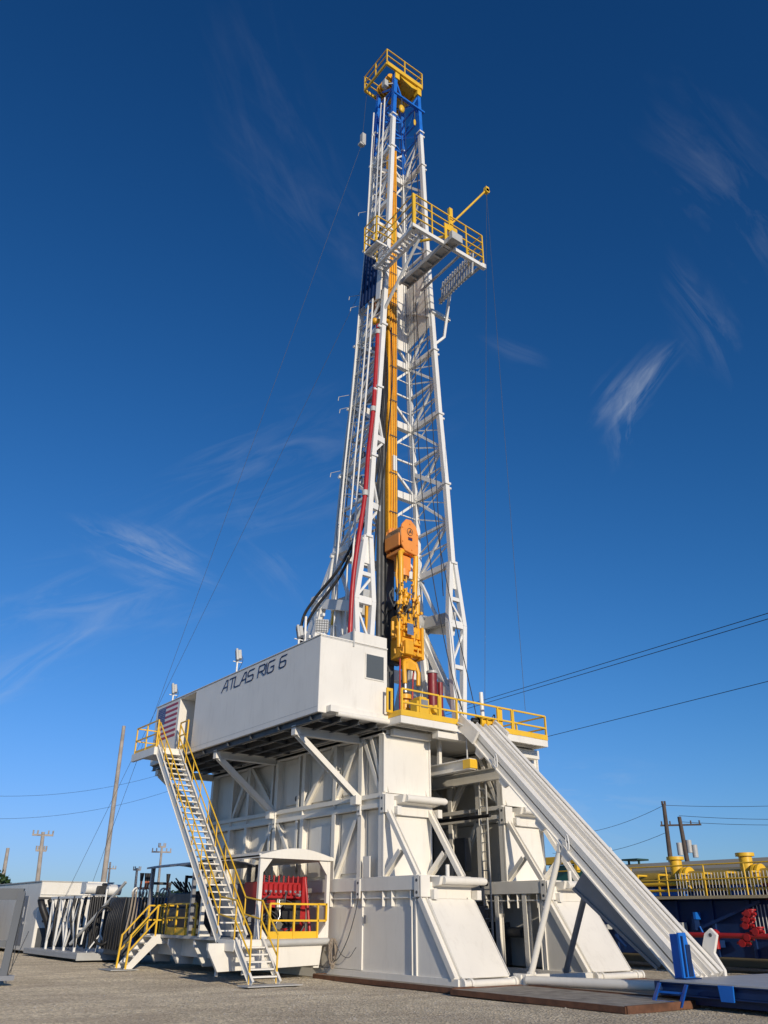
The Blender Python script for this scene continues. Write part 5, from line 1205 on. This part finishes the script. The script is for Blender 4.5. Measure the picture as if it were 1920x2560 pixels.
def at(dx, dy, dist, z=0): return V((CAM.x+dx*dist, CAM.y+dy*dist, z))
def poles():
    def pole(name, lab, b, tdir, slope, dist, r, cross=(), mt=POLE, grp='wooden utility poles'):
        base = at(*b, dist, 0); top = at(*tdir, dist, 1.75+slope*dist)
        t = thing(name, lab, 'utility pole', base, grp)
        m = MB(); m.tube(base, top, r, 12, r*.62); m.build('shaft', mt, t)
        side = V((tdir[1], -tdir[0], 0)).normalized()
        for k, w in cross:
            c = base.lerp(top, k); m = MB(); m.beam(c-side*w, c+side*w, .12, .14)
            for s in (-1, -.55, .55, 1): m.tube(c+side*w*s*.92, c+side*w*s*.92+V((0,0,.35)), .06, 8)
            m.build('crossarm', mt, t)
        return base, top, side
    N = lambda v: (v[0]/math.hypot(*v), v[1]/math.hypot(*v))
    pole('utility_pole', 'tallest bare wooden pole, left of the staircase', N((.3361, .9418)), N((.3334, .9428)), .1955, 62, .20, ())
    pole('utility_pole', 'wooden pole with crossarm and antenna above the white container', N((.2762, .9611)), N((.2699, .9629)), .0788, 75, .22, ((.97, .8), (.82, .4)))
    pole('utility_pole', 'thin wooden pole with two crossarms right of the tall bare pole', N((.3894, .9211)), N((.3879, .9217)), .0683, 90, .16, ((.93, .95), (.99, .35)))
    pole('utility_pole', 'faint leaning pole at the far left edge', N((.2412, .9705)), N((.2395, .9709)), .062, 110, .3, ())
    pole('utility_pole', 'small distant pole just left of the short staircase rails', N((.3680, .9298)), N((.3662, .9305)), .0456, 100, .2, ((.97, .4),))
    pole('utility_pole', 'small distant pole with arm behind the tall bare pole', N((.3415, .9399)), N((.3394, .9406)), .051, 120, .18, ((.9, .8),))
    pole('utility_pole', 'dark bare wooden pole at right behind the yellow stubs', N((.8181, .5750)), N((.8193, .5734)), .1132, 80, .26, ((.99, .15),), DPOLE)
    b, t, s = pole('transformer_pole', 'wooden pole with crossarm and grey transformers at right', N((.8298, .5581)), N((.8274, .5616)), .0995, 80, .26, ((.93, 1.7),), DPOLE)
    tt = bpy.data.objects['transformer_pole']
    for k, w in ((.62, -.55), (.64, .45), (.60, .95)):
        c = b.lerp(t, k+.06)+s*w*.8; m = MB(); m.tube(c, c+V((0,0,1.0)), .24, 14); m.build('transformer', LGREY, tt)
    m = MB()
    for k in range(9): c = b.lerp(t, .45-.02*k)+s*(.3+.12*(k % 3)); m.tube(c, c+V((.3, 0, .35)), .06, 6)
    m.build('insulators', DGREY, tt)
    # overhead wires
    def wire(lab, p, q, sg, r=.025, n=1, gap=.5):
        m = MB()
        for k in range(n): m.path(sag(V(p)+V((0,0,k*gap)), V(q)+V((0,0,k*gap)), sg), r, 5)
        tag(m.build('overhead_wire', BLACK), lab, 'overhead wires')
    wire('pair of close overhead wires rising to the right edge above the slide', at(.905, .426, 60, 1.75+.315*60), at(.62, .785, 110, 1.75+.205*110), 0, .03, 2, .4)
    wire('single overhead wire meeting the right rail end of the rig floor', at(.905, .426, 70, 1.75+.245*70), at(.66, .751, 110, 1.75+.165*110), 0, .03)
    wire('upper thin wires between the poles at the far right', at(.8193, .5734, 80, 10.7), at(.91, .41, 100, 12.6), .3, .02)
    wire('lower thin wires running off the transformer pole to the right', at(.8274, .5616, 80, 9.3), at(.91, .41, 100, 10.6), .3, .02, 2, .5)
    wire('thin wires from the dark right pole back behind the slide', at(.8193, .5734, 80, 10.7), at(.74, .67, 110, 11.0), .8, .02, 2, -2.2)
    wire('thin wires crossing the sky left of the staircase', at(.20, .98, 70, 8.0), at(.40, .917, 75, 11.6), .8, .011, 2, 1.6)
    # guy wires of the mast
    m = MB(); m.path(sag((2.2, 8.1, 31), (-2.9, 26.8, .2), .0), .009, 5)
    tag(m.build('guy_line', DGREY), 'long thin guy cable slanting from mid mast down to the left', 'guy cable')
    m = MB(); m.path(sag((2.2, 8.3, 45.8), (2.2, 8.6, 42.6), 0, 4), .01, 5); m.path(sag((2.15, 8.62, 41.7), (-2.6, 23.5, .3), 0), .009, 5); tag(m.build('counterweight_line', DGREY), 'thin cable holding the small white box left of the mast top', 'cable')
    # distant tree tops at far left
    R = random.Random(12)
    def tree(name, lab, c, h, w):
        t = thing(name, lab, 'tree', c)
        m = MB(); m.tube(c, c+V((0,0,h*.6)), .18, 8, .08)
        for k in range(6): a = R.uniform(0, 6.28); m.tube(c+V((0,0,h*.35)), c+V((math.cos(a)*w*.5, math.sin(a)*w*.5, h*.7)), .06, 6, .02)
        m.build('trunk', POLE, t)
        m = MB()
        for k in range(1500):
            u = V((R.gauss(0, 1), R.gauss(0, 1), R.gauss(0, 1))).normalized()*R.random()**.4
            p = c+V((u.x*w, u.y*w, h*.66+u.z*h*.36)); e = V((R.uniform(-1, 1), R.uniform(-1, 1), R.uniform(-1, 1)))*.22; f = V((R.uniform(-1, 1), R.uniform(-1, 1), R.uniform(-1, 1)))*.22
            m.add([p, p+e, p+e+f, p+f], [(0, 1, 2, 3)])
        m.build('crown', LEAF, t)
    tree('tree', 'dark green tree top showing over the containers at the far left', at(.2335, .972, 70, 0), 4.4, 1.3)
    for i, (dx, dist, h, lab) in enumerate(((.385, 85, 3.2, 'low bush behind the hose hooks'), (.405, 80, 3.6, 'olive bush seen between black frame and staircase'), (.395, 95, 3.0, 'faint distant bush left of the rear shelter'))):
        tree('bush', lab, at(dx, math.sqrt(1-dx*dx), dist), h, 2.4)
poles()
m = MB(); m.tube((-1.55, 2.5, 0), (-1.55, 2.5, .01), .01) if 0 else None

# ================================================================== LIGHT AND SKY
sd = V((.22, 1, -.30)).normalized()
sl = bpy.data.lights.new('sun', 'SUN'); so = bpy.data.objects.new('sun', sl); COL.objects.link(so)
so.rotation_euler = sd.to_track_quat('-Z', 'Y').to_euler(); sl.energy = 3.55; sl.angle = math.radians(.53); sl.color = (1, .88, .70)
w = bpy.data.worlds.new('World'); S.world = w; w.use_nodes = True
N, L = w.node_tree.nodes, w.node_tree.links
bg = N['Background']; sky = N.new('ShaderNodeTexSky'); sky.sky_type = 'NISHITA'; sky.sun_disc = False
s = -sd; sky.sun_elevation = math.asin(s.z); sky.sun_rotation = math.atan2(s.x, s.y)
sky.air_density = 1.0; sky.dust_density = .3; sky.ozone_density = 2.0
K = .12
bg.inputs['Strength'].default_value = K
sep = N.new('ShaderNodeSeparateColor'); L.new(sky.outputs[0], sep.inputs[0]); comb = N.new('ShaderNodeCombineColor')
for k, (p, g) in enumerate(((1.75, .74), (1.40, 1.04), (1.26, 1.26))):       # deepen the blue the way a phone camera does
    a1 = N.new('ShaderNodeMath'); a1.operation = 'MULTIPLY'; a1.inputs[1].default_value = K; L.new(sep.outputs[k], a1.inputs[0])
    a2 = N.new('ShaderNodeMath'); a2.operation = 'POWER'; a2.inputs[1].default_value = p; L.new(a1.outputs[0], a2.inputs[0])
    a3 = N.new('ShaderNodeMath'); a3.operation = 'MULTIPLY'; a3.inputs[1].default_value = g/K
    b1 = N.new('ShaderNodeMath'); b1.operation = 'MULTIPLY_ADD'; b1.inputs[1].default_value = (1.1, .95, .25)[k]; b1.inputs[2].default_value = 1; L.new(a2.outputs[0], b1.inputs[0])
    b2 = N.new('ShaderNodeMath'); b2.operation = 'DIVIDE'; L.new(a2.outputs[0], b2.inputs[0]); L.new(b1.outputs[0], b2.inputs[1])
    L.new(b2.outputs[0], a3.inputs[0]); L.new(a3.outputs[0], comb.inputs[k])
hs = comb
tc = N.new('ShaderNodeTexCoord')
# cirrus wisps: stretched noise confined round a few sky directions
def raydir(px, py):
    v = V(((px-960)/2037, -(py-1280)/2037, 1)); d = rt*v.x+up*v.y+fw*v.z; return d.normalized()
tot = None
for (px, py, rad, ang, amp) in ((370, 1385, 8, .25, .42), (1585, 965, 6, 2.5, .42), (1755, 800, 7, 1.27, .14), (1560, 1060, 5, 1.9, .25), (1850, 500, 13, 1.1, .09), (700, 330, 14, 1.1, .03), (760, 500, 12, .7, .05), (700, 1200, 20, 2.7, .10), (250, 1510, 14, 2.75, .16), (1290, 890, 4, .5, .07), (1480, 1990, 10, .1, .22), (690, 1400, 7, .8, .14), (60, 1650, 10, 2.5, .22)):
    d = raydir(px, py); a = V((0,0,1)).cross(d).normalized(); b = d.cross(a); e1 = a*math.cos(ang)+b*math.sin(ang); e2 = -a*math.sin(ang)+b*math.cos(ang)
    dp = N.new('ShaderNodeVectorMath'); dp.operation = 'LENGTH'
    mk = N.new('ShaderNodeMapRange'); mk.interpolation_type = 'SMOOTHSTEP'; mk.inputs[1].default_value = 1.25; mk.inputs[2].default_value = .1
    cb = N.new('ShaderNodeCombineXYZ')
    for k, (e, sc) in enumerate(((e1, 4.0), (e2, 17.0))):
        q = N.new('ShaderNodeVectorMath'); q.operation = 'DOT_PRODUCT'; q.inputs[1].default_value = e*sc; L.new(tc.outputs['Generated'], q.inputs[0]); L.new(q.outputs['Value'], cb.inputs[k])
    hl = math.radians(rad*.6); dv = N.new('ShaderNodeVectorMath'); dv.operation = 'DIVIDE'; dv.inputs[1].default_value = (4*hl, 17*hl*.42, 1); L.new(cb.outputs[0], dv.inputs[0])
    L.new(dv.outputs[0], dp.inputs[0])
    wn = N.new('ShaderNodeTexNoise'); wn.inputs['Scale'].default_value = 2.2; wn.inputs['Detail'].default_value = 4; L.new(cb.outputs[0], wn.inputs['Vector'])
    w2 = N.new('ShaderNodeMath'); w2.operation = 'MULTIPLY_ADD'; w2.inputs[1].default_value = 1.6; w2.inputs[2].default_value = -.8; L.new(wn.outputs['Fac'], w2.inputs[0])
    w3 = N.new('ShaderNodeMath'); w3.operation = 'ADD'; L.new(w2.outputs[0], w3.inputs[0]); L.new(dp.outputs['Value'], w3.inputs[1]); L.new(w3.outputs[0], mk.inputs[0])
    of = N.new('ShaderNodeVectorMath'); of.operation = 'ADD'; of.inputs[1].default_value = (px*.01, py*.013, 0); L.new(cb.outputs[0], of.inputs[0])
    ns = N.new('ShaderNodeTexNoise'); ns.inputs['Scale'].default_value = 1.6; ns.inputs['Detail'].default_value = 9; ns.inputs['Roughness'].default_value = .62; ns.inputs['Distortion'].default_value = .9
    L.new(of.outputs[0], ns.inputs['Vector'])
    th = N.new('ShaderNodeMapRange'); th.inputs[1].default_value = .46; th.inputs[2].default_value = .86; L.new(ns.outputs['Fac'], th.inputs[0])
    mu = N.new('ShaderNodeMath'); mu.operation = 'MULTIPLY'; L.new(mk.outputs[0], mu.inputs[0]); L.new(th.outputs[0], mu.inputs[1])
    m2 = N.new('ShaderNodeMath'); m2.operation = 'MULTIPLY'; m2.inputs[1].default_value = amp*1.5; L.new(mu.outputs[0], m2.inputs[0])
    if tot is None: tot = m2.outputs[0]
    else:
        ad = N.new('ShaderNodeMath'); ad.operation = 'ADD'; L.new(tot, ad.inputs[0]); L.new(m2.outputs[0], ad.inputs[1]); tot = ad.outputs[0]
mx = N.new('ShaderNodeMix'); mx.data_type = 'RGBA'; mx.clamp_factor = True
L.new(tot, mx.inputs['Factor']); L.new(hs.outputs[0], mx.inputs['A']); mx.inputs['B'].default_value = (4.5, 5.0, 5.6, 1)
L.new(mx.outputs['Result'], bg.inputs['Color'])
